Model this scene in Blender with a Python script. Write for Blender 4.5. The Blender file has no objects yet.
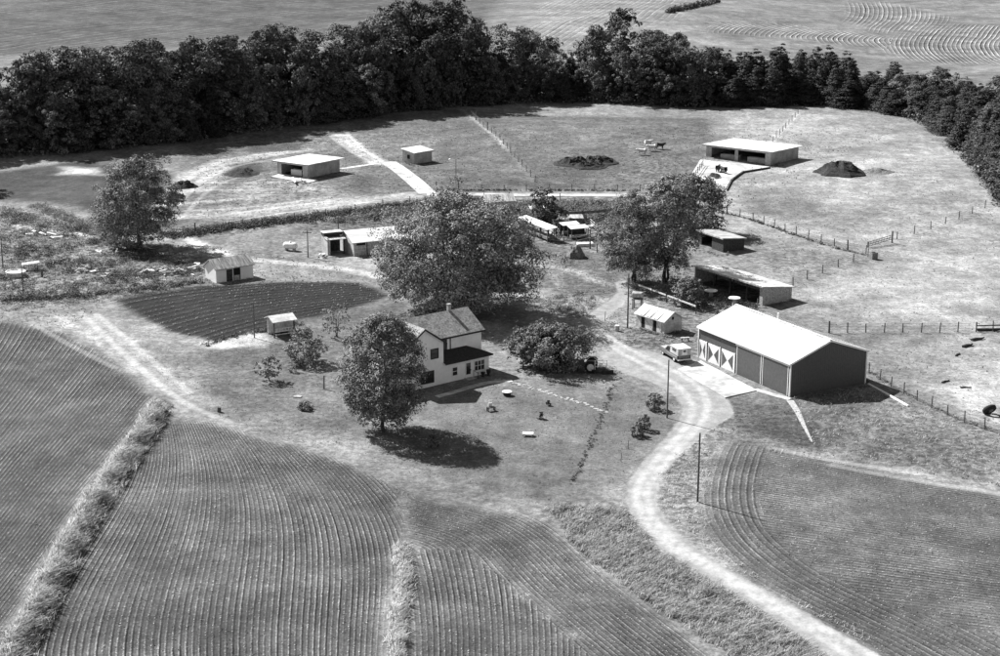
import bpy, math, random
import numpy as np
from mathutils import Vector, Matrix, noise as mnoise

# ------------------------------------------------------------------ camera, sky, sun, exposure
scene = bpy.context.scene
FOC, CAMH = 1700.0, 62.0
PITCH = math.atan((328 + 140) / FOC)
cam_d = bpy.data.cameras.new('camera'); cam = bpy.data.objects.new('camera', cam_d)
scene.collection.objects.link(cam); scene.camera = cam
cam.location = (0, 0, CAMH); cam.rotation_euler = (math.pi / 2 - PITCH, 0, 0)
cam_d.sensor_width = 36.0; cam_d.lens = 36.0 * FOC / 1000.0
cam_d.clip_start = 1.0; cam_d.clip_end = 9000.0

SUN_EL = math.radians(42.0)
SHX, SHY = 0.74, -0.67                     # direction in which shadows fall on the ground
world = bpy.data.worlds.new('World'); scene.world = world; world.use_nodes = True
wn = world.node_tree; wn.nodes.clear()
sky = wn.nodes.new('ShaderNodeTexSky'); sky.sky_type = 'NISHITA'; sky.sun_disc = False
sky.sun_elevation = SUN_EL; sky.sun_rotation = math.atan2(-SHX, -SHY)
bw = wn.nodes.new('ShaderNodeRGBToBW'); bg = wn.nodes.new('ShaderNodeBackground'); wo = wn.nodes.new('ShaderNodeOutputWorld')
bg.inputs['Strength'].default_value = 0.058
wn.links.new(sky.outputs[0], bw.inputs[0]); wn.links.new(bw.outputs[0], bg.inputs[0]); wn.links.new(bg.outputs[0], wo.inputs[0])
sl = bpy.data.lights.new('sun', 'SUN'); sl.energy = 5.0; sl.angle = math.radians(0.53); sl.color = (1, 1, 1)
sun = bpy.data.objects.new('sun', sl); scene.collection.objects.link(sun)
sdir = Vector((SHX * math.cos(SUN_EL), SHY * math.cos(SUN_EL), -math.sin(SUN_EL)))
sun.rotation_euler = sdir.to_track_quat('-Z', 'Y').to_euler(); sun.location = (0, 150, 150)
scene.view_settings.view_transform = 'Standard'; scene.view_settings.look = 'None'
scene.view_settings.gamma = 1.0; scene.view_settings.use_curve_mapping = False
scene.view_settings.exposure = 1.12

random.seed(7); rng = np.random.default_rng(7)
COL = scene.collection

# ------------------------------------------------------------------ helpers: ground geometry
def sstep(a, b, v):
    t = np.clip((v - a) / (b - a), 0, 1); return t * t * (3 - 2 * t)

def flatG(px, py, z=0.0):
    a = (px - 500) / FOC; b = -(py - 328) / FOC
    dy = math.cos(PITCH) + b * math.sin(PITCH); dz = -math.sin(PITCH) + b * math.cos(PITCH)
    t = (z - CAMH) / dz
    return a * t, dy * t

def smooth_line(pts, n=6):
    P = [np.array(p, float) for p in pts]; P = [2 * P[0] - P[1]] + P + [2 * P[-1] - P[-2]]
    out = []
    for i in range(1, len(P) - 2):
        for k in range(n):
            t = k / n; p0, p1, p2, p3 = P[i - 1], P[i], P[i + 1], P[i + 2]
            out.append(.5 * ((2 * p1) + (-p0 + p2) * t + (2 * p0 - 5 * p1 + 4 * p2 - p3) * t * t + (-p0 + 3 * p1 - 3 * p2 + p3) * t ** 3))
    out.append(P[-2]); return np.array(out)

def seg_dist(X, Y, line):
    """unsigned distance, and signed side, to a polyline"""
    d = np.full(X.shape, 1e9); s = np.zeros(X.shape)
    for (x0, y0), (x1, y1) in zip(line[:-1], line[1:]):
        ex, ey = x1 - x0, y1 - y0; L = ex * ex + ey * ey + 1e-12
        t = np.clip(((X - x0) * ex + (Y - y0) * ey) / L, 0, 1)
        qx, qy = X - x0 - t * ex, Y - y0 - t * ey
        dd = np.hypot(qx, qy); m = dd < d
        d = np.where(m, dd, d); s = np.where(m, np.sign(ex * (Y - y0) - ey * (X - x0)), s)
    return d, s

def poly_sd(X, Y, poly):
    """signed distance to a polygon, negative inside"""
    P = list(map(tuple, poly)); d, _ = seg_dist(X, Y, P + [P[0]])
    ins = np.zeros(X.shape, bool)
    for (x0, y0), (x1, y1) in zip(P, P[1:] + P[:1]):
        c = ((y0 > Y) != (y1 > Y)); ins ^= c & (X < (x1 - x0) * (Y - y0) / (y1 - y0 + 1e-12) + x0)
    return np.where(ins, -d, d)

BANK_PX = [(158, 404), (146, 428), (118, 466), (88, 512), (62, 556), (40, 600), (5, 662)]
bank_line = np.array([flatG(*p) for p in smooth_line(BANK_PX, 3)])
STRIP_PX = [(400, 545), (404, 575), (398, 610), (396, 662)]
strip_line = np.array([flatG(*p) for p in smooth_line(STRIP_PX, 3)])
DITCH_PX = [(548, 512), (590, 548), (650, 590), (720, 632), (780, 668)]
ditch_line = np.array([flatG(*p) for p in smooth_line(DITCH_PX, 3)])

def hmap(X, Y):
    X = np.asarray(X, float); Y = np.asarray(Y, float)
    z = .10 * np.sin(X / 13 + 1) * np.cos(Y / 17) + .05 * np.sin(X / 6.1 + Y / 7.3)
    past = sstep(235, 300, Y)
    z = z + past * (.5 * np.sin(X / 21 + .4) * np.sin(Y / 19) + .12 * np.sin(X / 5.3 - Y / 8.1))
    near = 1 - sstep(150, 185, Y)
    z = z + near * .18 * np.sin(X / 9 + Y / 14)
    far = sstep(440, 640, Y)
    z = z + far * (3.2 * np.sin(X / 70 + .7) * np.sin(Y / 85) + 2.0 * np.sin(X / 41 - Y / 120))
    for ln, h, w in ((bank_line, 1.0, 1.15), (strip_line, .3, .8)):
        x0, x1 = ln[:, 0].min() - 6, ln[:, 0].max() + 6; y1 = ln[:, 1].max() + 6
        m = (X > x0) & (X < x1) & (Y < y1)
        if np.any(m):
            d, s = seg_dist(X[m] if X.ndim else X, Y[m] if Y.ndim else Y, ln)
            b = h * np.exp(-(d / w) ** 2)
            if X.ndim: z[m] += b
            else: z = z + b
    return z

def H(x, y): return float(hmap(np.array([x]), np.array([y]))[0])

def G(px, py):
    z = 0.0
    for _ in range(6):
        x, y = flatG(px, py, z); z = H(x, y)
    return Vector((x, y, z))

def GP(pts): return np.array([G(*p)[:2] for p in pts])
def pxm(py): return (py + 140) / 510 * 7.95            # pixels per metre at an image row

# ------------------------------------------------------------------ materials (the photograph is black and white: greys only)
MATS = {}
def node(nt, t, **k):
    n = nt.nodes.new(t)
    for a, b in k.items(): setattr(n, a, b)
    return n
def mat(name, v, rough=.8, var=.12, scale=3.0, bump=0.0, metal=0.0, spec=.25, stretch=(1, 1, 1), detail=5, dirt=0.0):
    if name in MATS: return MATS[name]
    m = bpy.data.materials.new(name); m.use_nodes = True; nt = m.node_tree; b = nt.nodes['Principled BSDF']
    b.inputs['Roughness'].default_value = rough; b.inputs['Metallic'].default_value = metal
    b.inputs['Specular IOR Level'].default_value = spec
    tc = node(nt, 'ShaderNodeTexCoord'); mp = node(nt, 'ShaderNodeMapping'); mp.inputs['Scale'].default_value = stretch
    nt.links.new(tc.outputs['Object'], mp.inputs[0])
    ns = node(nt, 'ShaderNodeTexNoise'); ns.inputs['Scale'].default_value = scale; ns.inputs['Detail'].default_value = detail
    nt.links.new(mp.outputs[0], ns.inputs['Vector'])
    r = node(nt, 'ShaderNodeValToRGB'); lo, hi = max(v * (1 - var * 2.2), .004), min(v * (1 + var * 1.6), .95)
    r.color_ramp.elements[0].position = .3; r.color_ramp.elements[1].position = .7
    r.color_ramp.elements[0].color = (lo, lo, lo, 1); r.color_ramp.elements[1].color = (hi, hi, hi, 1)
    nt.links.new(ns.outputs[0], r.inputs[0]); out = r.outputs[0]
    if dirt:
        n2 = node(nt, 'ShaderNodeTexNoise'); n2.inputs['Scale'].default_value = scale * .22; n2.inputs['Detail'].default_value = 8
        nt.links.new(mp.outputs[0], n2.inputs['Vector'])
        r2 = node(nt, 'ShaderNodeValToRGB'); r2.color_ramp.elements[0].position = .42; r2.color_ramp.elements[1].position = .62
        c = 1 - dirt; r2.color_ramp.elements[0].color = (1, 1, 1, 1); r2.color_ramp.elements[1].color = (c, c, c, 1)
        mx = node(nt, 'ShaderNodeMixRGB', blend_type='MULTIPLY'); mx.inputs[0].default_value = 1
        nt.links.new(n2.outputs[0], r2.inputs[0]); nt.links.new(out, mx.inputs[1]); nt.links.new(r2.outputs[0], mx.inputs[2]); out = mx.outputs[0]
    nt.links.new(out, b.inputs['Base Color'])
    if bump:
        bp = node(nt, 'ShaderNodeBump'); bp.inputs['Strength'].default_value = bump; bp.inputs['Distance'].default_value = .05
        nt.links.new(ns.outputs[0], bp.inputs['Height']); nt.links.new(bp.outputs[0], b.inputs['Normal'])
    MATS[name] = m; return m

def leaf_mat(name, v, spread=.5, trans=.25, clump=.35, ov=.4):
    m = bpy.data.materials.new(name); m.use_nodes = True; nt = m.node_tree; nt.nodes.clear()
    at = node(nt, 'ShaderNodeAttribute', attribute_name='shade'); oi = node(nt, 'ShaderNodeObjectInfo')
    geo = node(nt, 'ShaderNodeNewGeometry'); ns = node(nt, 'ShaderNodeTexNoise'); ns.inputs['Scale'].default_value = clump
    nt.links.new(geo.outputs['Position'], ns.inputs['Vector'])
    def mth(op, a, b):
        n = node(nt, 'ShaderNodeMath', operation=op)
        for i, q in enumerate((a, b)):
            if isinstance(q, (int, float)): n.inputs[i].default_value = q
            else: nt.links.new(q, n.inputs[i])
        return n.outputs[0]
    f = mth('ADD', mth('MULTIPLY', at.outputs['Fac'], spread * 2), 1 - spread)
    f = mth('MULTIPLY', f, mth('ADD', mth('MULTIPLY', oi.outputs['Random'], ov), 1 - ov / 2))
    f = mth('MULTIPLY', f, mth('ADD', mth('MULTIPLY', ns.outputs[0], .8), .6))
    f = mth('MULTIPLY', f, v)
    df = node(nt, 'ShaderNodeBsdfDiffuse'); tr = node(nt, 'ShaderNodeBsdfTranslucent'); gl = node(nt, 'ShaderNodeBsdfGlossy')
    gl.inputs['Roughness'].default_value = .6; gl.inputs['Color'].default_value = (.6, .6, .6, 1)
    for s in (df, tr): nt.links.new(f, s.inputs['Color'])
    mx = node(nt, 'ShaderNodeMixShader'); mx.inputs[0].default_value = trans
    nt.links.new(df.outputs[0], mx.inputs[1]); nt.links.new(tr.outputs[0], mx.inputs[2])
    m2 = node(nt, 'ShaderNodeMixShader'); m2.inputs[0].default_value = .025
    nt.links.new(mx.outputs[0], m2.inputs[1]); nt.links.new(gl.outputs[0], m2.inputs[2])
    o = node(nt, 'ShaderNodeOutputMaterial'); nt.links.new(m2.outputs[0], o.inputs[0])
    MATS[name] = m; return m

M_leaf = leaf_mat('leaf_broad', .18, .75, .1, .5); M_leafp = leaf_mat('leaf_pale', .18, .65, .15); M_cedar = leaf_mat('leaf_cedar', .045, .7, .05, .35, .9)
M_belt = leaf_mat('leaf_belt', .1, .8, .08, .2, 1.2)
M_shrub = leaf_mat('leaf_shrub', .15, .65, .12); M_weed = leaf_mat('weed_leaf', .22, .5, .4, .5); M_grass = leaf_mat('grass_blade', .43, .6, .45, .4)
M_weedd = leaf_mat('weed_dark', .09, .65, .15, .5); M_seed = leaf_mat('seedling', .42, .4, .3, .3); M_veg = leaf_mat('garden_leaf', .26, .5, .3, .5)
M_bark = mat('bark', .07, .95, .3, 6, .4)
M_white = mat('white_paint', .9, .6, .03, 2, 0, dirt=.06); M_whitewash = mat('whitewash', .62, .85, .12, 4, .1, dirt=.3)
M_trim = mat('white_trim', .8, .5, .03, 3)
M_roofw = mat('white_metal_roof', .74, .45, .05, 1.2, spec=.4, dirt=.3, stretch=(.5, 2.5, 1))
M_galv = mat('galvanised_roof', .62, .5, .12, 2.2, spec=.4, dirt=.35)
M_galvd = mat('weathered_tin', .45, .6, .25, 1.5, spec=.3, dirt=.4, stretch=(6, .6, 1))
M_shingle = mat('grey_shingle', .27, .9, .25, 4, .2, dirt=.3); M_shingled = mat('dark_shingle', .035, .9, .2, 5, .2)
M_metalw = mat('grey_metal_siding', .095, .55, .08, 3, spec=.35); M_metald = mat('dark_interior', .02, .95, .2, 3)
M_glass = mat('window_glass', .03, .12, .15, 2, spec=.6)
M_concrete = mat('concrete', .5, .9, .14, 1.3, .08, dirt=.35); M_stone = mat('flagstone', .34, .9, .2, 3, .2)
M_wood = mat('weathered_wood', .2, .9, .3, 4, .2, stretch=(1, 1, 6)); M_woodd = mat('dark_wood', .06, .9, .3, 4, .2)
M_board = mat('grey_board', .42, .9, .25, 4, .1); M_boardp = mat('pale_board', .66, .85, .15, 3, .1)
M_rub = mat('rubber', .02, .9, .1, 6); M_rim = mat('wheel_rim', .7, .5, .1, 5)
M_trac = mat('tractor_paint', .10, .5, .15, 4, spec=.4); M_truck = mat('truck_paint', .13, .35, .06, 3, spec=.5)
M_chrome = mat('chrome', .7, .25, .05, 3, metal=.8); M_camper = mat('camper_shell', .8, .5, .04, 3)
M_dark = mat('dark_iron', .035, .7, .3, 6); M_soil = mat('dark_soil', .035, 1, .4, 4, .6); M_hay = mat('old_hay', .17, 1, .35, 5, .6)
M_cream = mat('cow_white', .62, .8, .15, 2); M_cowd = mat('cow_dark', .05, .8, .3, 2); M_block = mat('pale_block', .45, .9, .12, 3, .1, dirt=.25)
M_creo = mat('creosote_pole', .12, .9, .25, 5, .2)

# ------------------------------------------------------------------ helpers: meshes and objects
class MB:
    def __init__(s): s.v = []; s.f = []
    def hexa(s, p):                                   # 4 bottom (ccw from above) + 4 top
        n = len(s.v); s.v += [tuple(q) for q in p]
        s.f += [tuple(n + i for i in q) for q in ((3, 2, 1, 0), (4, 5, 6, 7), (0, 1, 5, 4), (1, 2, 6, 5), (2, 3, 7, 6), (3, 0, 4, 7))]; return s
    def box(s, x0, x1, y0, y1, z0, z1):
        return s.hexa([(x0, y0, z0), (x1, y0, z0), (x1, y1, z0), (x0, y1, z0), (x0, y0, z1), (x1, y0, z1), (x1, y1, z1), (x0, y1, z1)])
    def slab(s, q, t):                                # 4 top corners (ccw from above), thickness t downwards
        return s.hexa([(a[0], a[1], a[2] - t) for a in q] + list(q))
    def prism(s, poly, vec):                          # planar polygon swept along a vector
        n = len(s.v); k = len(poly); vx = Vector(vec)
        s.v += [tuple(p) for p in poly] + [tuple(Vector(p) + vx) for p in poly]
        s.f.append(tuple(range(n + k - 1, n - 1, -1))); s.f.append(tuple(range(n + k, n + 2 * k)))
        for i in range(k): j = (i + 1) % k; s.f.append((n + i, n + j, n + k + j, n + k + i))
        return s
    def tube(s, p, q, r0, r1=None, n=8):
        r1 = r0 if r1 is None else r1; p = Vector(p); q = Vector(q); d = (q - p).normalized()
        u = d.orthogonal().normalized(); w = d.cross(u); b = len(s.v)
        for c, r in ((p, r0), (q, r1)):
            for i in range(n):
                a = 2 * math.pi * i / n; s.v.append(tuple(c + u * (r * math.cos(a)) + w * (r * math.sin(a))))
        for i in range(n): j = (i + 1) % n; s.f.append((b + i, b + j, b + n + j, b + n + i))
        s.f.append(tuple(range(b + n - 1, b - 1, -1))); s.f.append(tuple(range(b + n, b + 2 * n))); return s
    def chain(s, pts, rad, n=7):
        for i in range(len(pts) - 1): s.tube(pts[i], pts[i + 1], rad[i], rad[i + 1], n)
        return s
    def lathe(s, prof, n=16, c=(0, 0, 0), axis='z', cap=True):
        b = len(s.v)
        for r, z in prof:
            for i in range(n):
                a = 2 * math.pi * i / n; x, y = r * math.cos(a), r * math.sin(a)
                p = {'z': (x, y, z), 'x': (z, x, y), 'y': (y, z, x)}[axis]; s.v.append((c[0] + p[0], c[1] + p[1], c[2] + p[2]))
        for k in range(len(prof) - 1):
            for i in range(n): j = (i + 1) % n; s.f.append((b + k * n + i, b + k * n + j, b + (k + 1) * n + j, b + (k + 1) * n + i))
        if not cap: return s
        s.f.append(tuple(range(b + n - 1, b - 1, -1))); m = b + (len(prof) - 1) * n; s.f.append(tuple(range(m, m + n))); return s
    def mesh(s, name, m, smooth=False):
        me = bpy.data.meshes.new(name); me.from_pydata(s.v, [], s.f); me.materials.append(m)
        if smooth: me.polygons.foreach_set('use_smooth', [True] * len(me.polygons))
        me.update(); return me
    def build(s, name, m, parent=None, smooth=False):
        return link(name, s.mesh(name, m, smooth), parent)

def link(name, me, parent=None, loc=None, rz=0):
    o = bpy.data.objects.new(name, me); COL.objects.link(o)
    if parent: o.parent = parent
    if loc is not None: o.location = loc
    if rz: o.rotation_euler.z = rz
    return o
def tag(o, label=None, cat=None, group=None, kind=None):
    if label: o['label'] = label
    if cat: o['category'] = cat
    if group: o['group'] = group
    if kind: o['kind'] = kind
    return o
def thing(name, label, cat, loc, rz=0, group=None):
    o = bpy.data.objects.new(name, None); o.empty_display_size = .3; COL.objects.link(o)
    o.location = loc; o.rotation_euler.z = rz; return tag(o, label, cat, group)
def np_mesh(name, V, F, m, shade=None):
    """V (n,3); F (k,3 or 4)"""
    me = bpy.data.meshes.new(name); k, c = F.shape
    me.vertices.add(len(V)); me.vertices.foreach_set('co', np.ascontiguousarray(V, np.float32).ravel())
    me.loops.add(k * c); me.loops.foreach_set('vertex_index', np.ascontiguousarray(F, np.int32).ravel())
    me.polygons.add(k); me.polygons.foreach_set('loop_start', np.arange(0, k * c, c, dtype=np.int32))
    me.polygons.foreach_set('loop_total', np.full(k, c, np.int32))
    if shade is not None:
        a = me.attributes.new('shade', 'FLOAT', 'POINT'); a.data.foreach_set('value', np.ascontiguousarray(shade, np.float32))
    me.materials.append(m); me.update(calc_edges=True); return me

ORD = ['first', 'second', 'third', 'fourth', 'fifth', 'sixth', 'seventh', 'eighth', 'ninth', 'tenth', 'eleventh', 'twelfth', 'thirteenth', 'fourteenth',
       'fifteenth', 'sixteenth', 'seventeenth', 'eighteenth', 'nineteenth', 'twentieth']
def ordinal(i):
    if i < 20: return ORD[i]
    t = {2: 'twenty', 3: 'thirty', 4: 'forty', 5: 'fifty'}[(i + 1) // 10]; u = (i + 1) % 10
    return (t[:-1] + 'ieth') if u == 0 else t + '-' + ORD[u - 1]

# ------------------------------------------------------------------ terrain
def axis_grid(parts):
    out = [parts[0][0]]
    for a, b, st in parts:
        n = max(1, round((b - a) / st)); out += list(np.linspace(a, b, n + 1)[1:])
    return np.array(out)
xs = axis_grid([(0, 70, .55), (70, 130, .9), (130, 260, 2.0), (260, 500, 12), (500, 2600, 140)])
xs = np.concatenate([-xs[:0:-1], xs])
ys = axis_grid([(20, 110, 6), (110, 300, .55), (300, 430, .8), (430, 820, 2.2), (820, 1200, 20), (1200, 5000, 200)])
XX, YY = np.meshgrid(xs, ys); XF, YF = XX.ravel(), YY.ravel(); ZF = hmap(XF, YF)

def wob(X, Y, s, seed=0):
    return (np.sin(X * s + seed) * np.cos(Y * s * 1.13 + seed * 2) + .5 * np.sin(X * s * 2.3 - Y * s * 1.7 + seed) + .25 * np.cos(X * s * 4.1 + Y * s * 3.7 + seed * 3)) / 1.75

ALB = np.full(XF.shape, .185) + .02 * wob(XF, YF, .07); WEED = np.full(XF.shape, .35)
def paint(px, alb, soft=2.0, weed=None, wobble=1.0, amt=1.0, ground=None):
    P = GP(px) if ground is None else ground
    x0, y0 = P.min(0) - soft * 2 - 4; x1, y1 = P.max(0) + soft * 2 + 4
    m = (XF > x0) & (XF < x1) & (YF > y0) & (YF < y1)
    if not m.any(): return
    sd = poly_sd(XF[m], YF[m], P) + wobble * wob(XF[m], YF[m], .55, 1.3)
    w = (1 - sstep(-soft, soft, sd)) * amt
    ALB[m] = ALB[m] * (1 - w) + alb * w
    if weed is not None: WEED[m] = WEED[m] * (1 - w) + weed * w
def paint_line(px, alb, half, soft=.8, amt=1.0, weed=None):
    L = np.array([G(*p)[:2] for p in smooth_line(px, 4)])
    x0, y0 = L.min(0) - half - 4; x1, y1 = L.max(0) + half + 4
    m = (XF > x0) & (XF < x1) & (YF > y0) & (YF < y1)
    d, _ = seg_dist(XF[m], YF[m], L); w = (1 - sstep(half - soft, half + soft, d + .3 * wob(XF[m], YF[m], .9, 2))) * amt
    ALB[m] = ALB[m] * (1 - w) + alb * w
    if weed is not None: WEED[m] = WEED[m] * (1 - w) + weed * w

# ground cover patches
paint([(-200, 95), (1200, 95), (1400, -20), (-400, -20)], .145, 3, .15, 2)                                  # fields beyond the belt
paint([(-200, 100), (260, 30), (300, 60), (-200, 200)], .13, 5, .15, 2)
paint([(660, 30), (1150, 60), (1150, 0), (700, -5)], .15, 8, .15, 2)
paint([(560, 20), (690, 12), (720, 45), (560, 60)], .21, 8, .12, 2)
paint([(-60, 180), (90, 160), (180, 175), (190, 225), (130, 232), (70, 205), (-60, 195)], .048, 3, .25)      # dark grass behind lone tree
paint([(200, 120), (470, 110), (470, 200), (190, 235), (170, 180)], .125, 4, .5)
paint([(440, 112), (720, 118), (720, 190), (440, 188)], .115, 4, .4)
paint([(720, 120), (900, 112), (950, 150), (1010, 215), (1010, 430), (870, 370), (790, 280), (720, 220)], .235, 4, .28)
paint([(735, 195), (800, 185), (830, 215), (760, 215)], .15, 3, .3); paint([(790, 215), (880, 205), (900, 228), (840, 240)], .17, 3, .3, amt=.7)
paint([(830, 325), (940, 325), (930, 350), (860, 350)], .165, 3, .3, amt=.8); paint([(880, 260), (1010, 240), (1010, 320), (880, 320)], .25, 4, .25)
paint([(430, 198), (640, 198), (640, 235), (560, 260), (440, 230)], .135, 3, .9)
paint([(160, 232), (300, 212), (480, 196), (500, 212), (330, 232), (200, 240)], .12, 2, .9)
paint([(180, 240), (300, 225), (330, 260), (250, 262)], .15, 2, .4)
paint([(0, 205), (130, 230), (210, 265), (200, 290), (110, 300), (0, 310)], .15, 3, .95)
paint([(500, 235), (625, 260), (620, 300), (540, 290)], .105, 2, .5)
paint([(200, 350), (330, 300), (430, 300), (430, 395), (350, 440), (240, 425), (200, 405)], .12, 4, .35)
paint([(380, 395), (560, 380), (680, 400), (680, 425), (625, 480), (540, 505), (400, 465)], .115, 3, .16)
paint([(640, 300), (700, 270), (780, 300), (700, 335), (690, 355), (610, 345)], .135, 3, .7)
paint([(730, 395), (790, 400), (860, 440), (800, 460), (720, 440), (700, 430)], .085, 3, .5)
paint([(800, 400), (900, 390), (1010, 430), (1010, 490), (860, 462)], .13, 3, .6)
paint([(655, 455), (725, 425), (715, 460), (700, 500), (720, 550), (660, 510)], .15, 2, .7)
paint([(550, 508), (630, 505), (660, 555), (800, 640), (850, 670), (770, 670), (600, 560)], .2, 2, .8)
paint([(860, 460), (790, 448), (770, 445), (830, 470), (930, 488), (1010, 500), (1010, 485)], .24, 2, .4)
# pale bare dirt and old tracks
paint([(62, 308), (108, 312), (135, 340), (222, 405), (196, 418), (160, 392), (112, 345)], .27, 2.2, .3)
paint([(0, 300), (60, 300), (75, 330), (40, 335), (0, 330)], .2, 2, .4)
paint_line([(195, 408), (240, 425), (300, 440), (380, 465), (450, 485), (540, 506)], .18, 1.1, 1.0, .8, .3)
paint_line([(192, 412), (260, 437), (330, 452), (400, 482), (470, 505)], .19, .6, .6, .7)
paint_line([(60, 318), (110, 350), (165, 390)], .3, .9, .6, .9)
paint_line([(-30, 218), (30, 228), (80, 234), (140, 240), (175, 238)], .34, 1.0, .6, .9)
paint_line([(180, 232), (200, 244), (240, 258), (300, 264), (345, 270), (395, 280)], .4, 1.2, .7, .9)
paint_line([(150, 218), (230, 214), (300, 206), (360, 200), (425, 193)], .36, 1.9, .8, .9)
paint_line([(160, 205), (230, 200), (280, 192), (330, 187)], .34, 1.2, .8, .8)
paint_line([(200, 190), (215, 170), (250, 158), (300, 150)], .33, 2.2, 1.4, .85)
paint_line([(170, 200), (185, 178), (220, 160)], .32, 1.8, 1.2, .8)
paint_line([(340, 135), (360, 150), (378, 163)], .36, 2.0, 1.2, .9)
paint_line([(725, 210), (760, 217), (810, 232), (850, 243), (885, 247)], .33, .9, .7, .8)
paint_line([(885, 250), (925, 258), (960, 268), (1010, 283)], .36, .7, .5, .9)
paint_line([(545, 265), (575, 272), (610, 285)], .25, 1.2, .8, .7)
paint_line([(505, 245), (540, 262), (560, 285)], .22, .9, .7, .5)
paint_line([(461, 108), (480, 124), (500, 141), (516, 160), (535, 182)], .3, .6, .5, .8)
paint_line([(800, 112), (785, 128), (772, 142)], .32, 1.0, .7, .8)
paint([(790, 150), (830, 152), (880, 160), (840, 178), (790, 170)], .29, 3, .3, amt=.7)
paint_line([(690, 440), (720, 430), (760, 440), (800, 455)], .2, 1.2, 1, .7)
paint([(60, 167), (95, 168), (100, 175), (62, 174)], .4, 2, .3)
paint([(205, 343), (255, 333), (275, 338), (262, 347), (205, 349)], .4, .8, .2)
paint([(870, 385), (900, 400), (1000, 440), (990, 450), (860, 405)], .17, 2, .5)
paint([(960, 375), (1010, 360), (1010, 428), (965, 412)], .31, 3, .25)
paint([(500, 293), (548, 290), (552, 300), (520, 306)], .30, 1.2, .2)
paint([(262, 178), (330, 182), (345, 195), (300, 205), (230, 206), (225, 190)], .2, 2.5, .6, amt=.8); paint([(560, 290), (640, 300), (650, 330), (590, 345), (575, 320)], .2, 3, .5, amt=.6)
paint([(200, 208), (440, 190), (440, 196), (330, 210), (200, 222)], .27, 1.5, .4, amt=.7)
# dark patches
paint([(500, 150), (620, 150), (640, 186), (520, 186)], .095, 5, .4, amt=.8); paint([(640, 150), (690, 155), (680, 180), (600, 180)], .13, 4, .8, amt=.8); paint([(440, 160), (500, 160), (520, 186), (440, 186)], .09, 4, .4, amt=.7)
paint([(740, 240), (860, 258), (800, 285), (745, 262)], .14, 3, .5, amt=.8)
paint([(245, 143), (305, 143), (303, 150), (250, 153)], .07, 1.5, .3); paint([(228, 165), (255, 162), (268, 172), (232, 178)], .06, 1.5, .4)
paint([(350, 175), (378, 176), (375, 190), (352, 188)], .09, 1.5, .4); paint([(440, 150), (475, 150), (470, 158), (450, 160)], .09, 2, .3)

FIELD = np.full(XF.shape, 50.0); ZU = {}; ROWU = np.zeros(XF.shape); ROWA = np.zeros(XF.shape); ZONE = np.zeros(XF.shape, int)
def fit_u(guides, deg):
    Ls = [np.array([G(*p)[:2] for p in smooth_line(g, 5)]) for g in guides]
    us = [0.0]
    for a, b in zip(Ls[:-1], Ls[1:]):
        d, s = seg_dist(b[:, 0], b[:, 1], a); us.append(us[-1] + float(np.median(d)))
    allp = np.concatenate(Ls); c = allp.mean(0); sc = allp.std(0).max()
    U = np.concatenate([np.full(len(l), u) for l, u in zip(Ls, us)])
    pw = [(i, j) for i in range(deg + 1) for j in range(deg + 1 - i)]
    def B(x, y):
        x = (x - c[0]) / sc; y = (y - c[1]) / sc; return np.stack([x ** i * y ** j for i, j in pw], -1)
    co = np.linalg.lstsq(B(allp[:, 0], allp[:, 1]), U, rcond=None)[0]
    e = .2; mx, my = allp[:, 0], allp[:, 1]
    g = float(np.median(np.hypot((B(mx + e, my) - B(mx - e, my)) @ co, (B(mx, my + e) - B(mx, my - e)) @ co))) / (2 * e)
    return lambda x, y: B(np.asarray(x), np.asarray(y)) @ co / g
def dist_u(px):
    L = np.array([G(*p)[:2] for p in smooth_line(px, 8)])
    def u(x, y):
        d, s = seg_dist(np.asarray(x, float), np.asarray(y, float), L); return d * s
    return u
FIELDS = []
def field(px, u, alb, amp, zone, spacing=.5, soft=1.2, edge=0.0):
    P = GP(px); x0, y0 = P.min(0) - 6; x1, y1 = P.max(0) + 6
    m = (XF > x0) & (XF < x1) & (YF > y0) & (YF < y1)
    sd = poly_sd(XF[m], YF[m], P) + .5 * wob(XF[m], YF[m], .5, 4)
    w = 1 - sstep(-soft, soft, sd); ALB[m] = ALB[m] * (1 - w) + alb * w
    WEED[m] = WEED[m] * (1 - w) + .1 * w
    uu = u(XF[m], YF[m]) / spacing; near = sd < FIELD[m]; ZU[zone] = (u, spacing); FIELD[m] = np.where(near, sd, FIELD[m])
    ROWU[m] = np.where(near, uu, ROWU[m]); ROWA[m] = ROWA[m] * (1 - w) + amp * w
    z = ZONE[m]; z[(sd < 0) & near] = zone; ZONE[m] = z
    FIELDS.append((P, u, spacing))
uA = fit_u([[(-60, 440), (-35, 405), (-12, 372), (5, 345)], [(-25, 430), (0, 403), (25, 372), (38, 348)], [(0, 451), (26, 423), (52, 394), (68, 365)], [(0, 511), (23, 486), (56, 453), (80, 425)], [(0, 565), (26, 529), (53, 496), (90, 452), (112, 420)]], 2)
PA = [(-60, 345), (0, 322), (60, 332), (110, 362), (150, 396), (140, 420), (105, 462), (72, 512), (44, 560), (15, 610), (-20, 680), (-80, 680)]
field(PA, uA, .066, 1, 2)
uB = fit_u([[(33, 637), (66, 565), (99, 516), (132, 476)], [(99, 637), (125, 572), (155, 522), (174, 489)], [(171, 644), (184, 572), (194, 506), (191, 473)],
            [(230, 647), (237, 572), (238, 506), (227, 460)], [(272, 656), (281, 604), (286, 539), (280, 493), (266, 466)], [(358, 650), (360, 604), (355, 539), (339, 496)]], 3)
PB = [(20, 680), (50, 606), (78, 556), (106, 508), (136, 464), (168, 424), (205, 422), (260, 440), (330, 458), (400, 490), (398, 540), (392, 575), (386, 610), (384, 680)]
field(PB, uB, .074, 1, 3)
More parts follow.
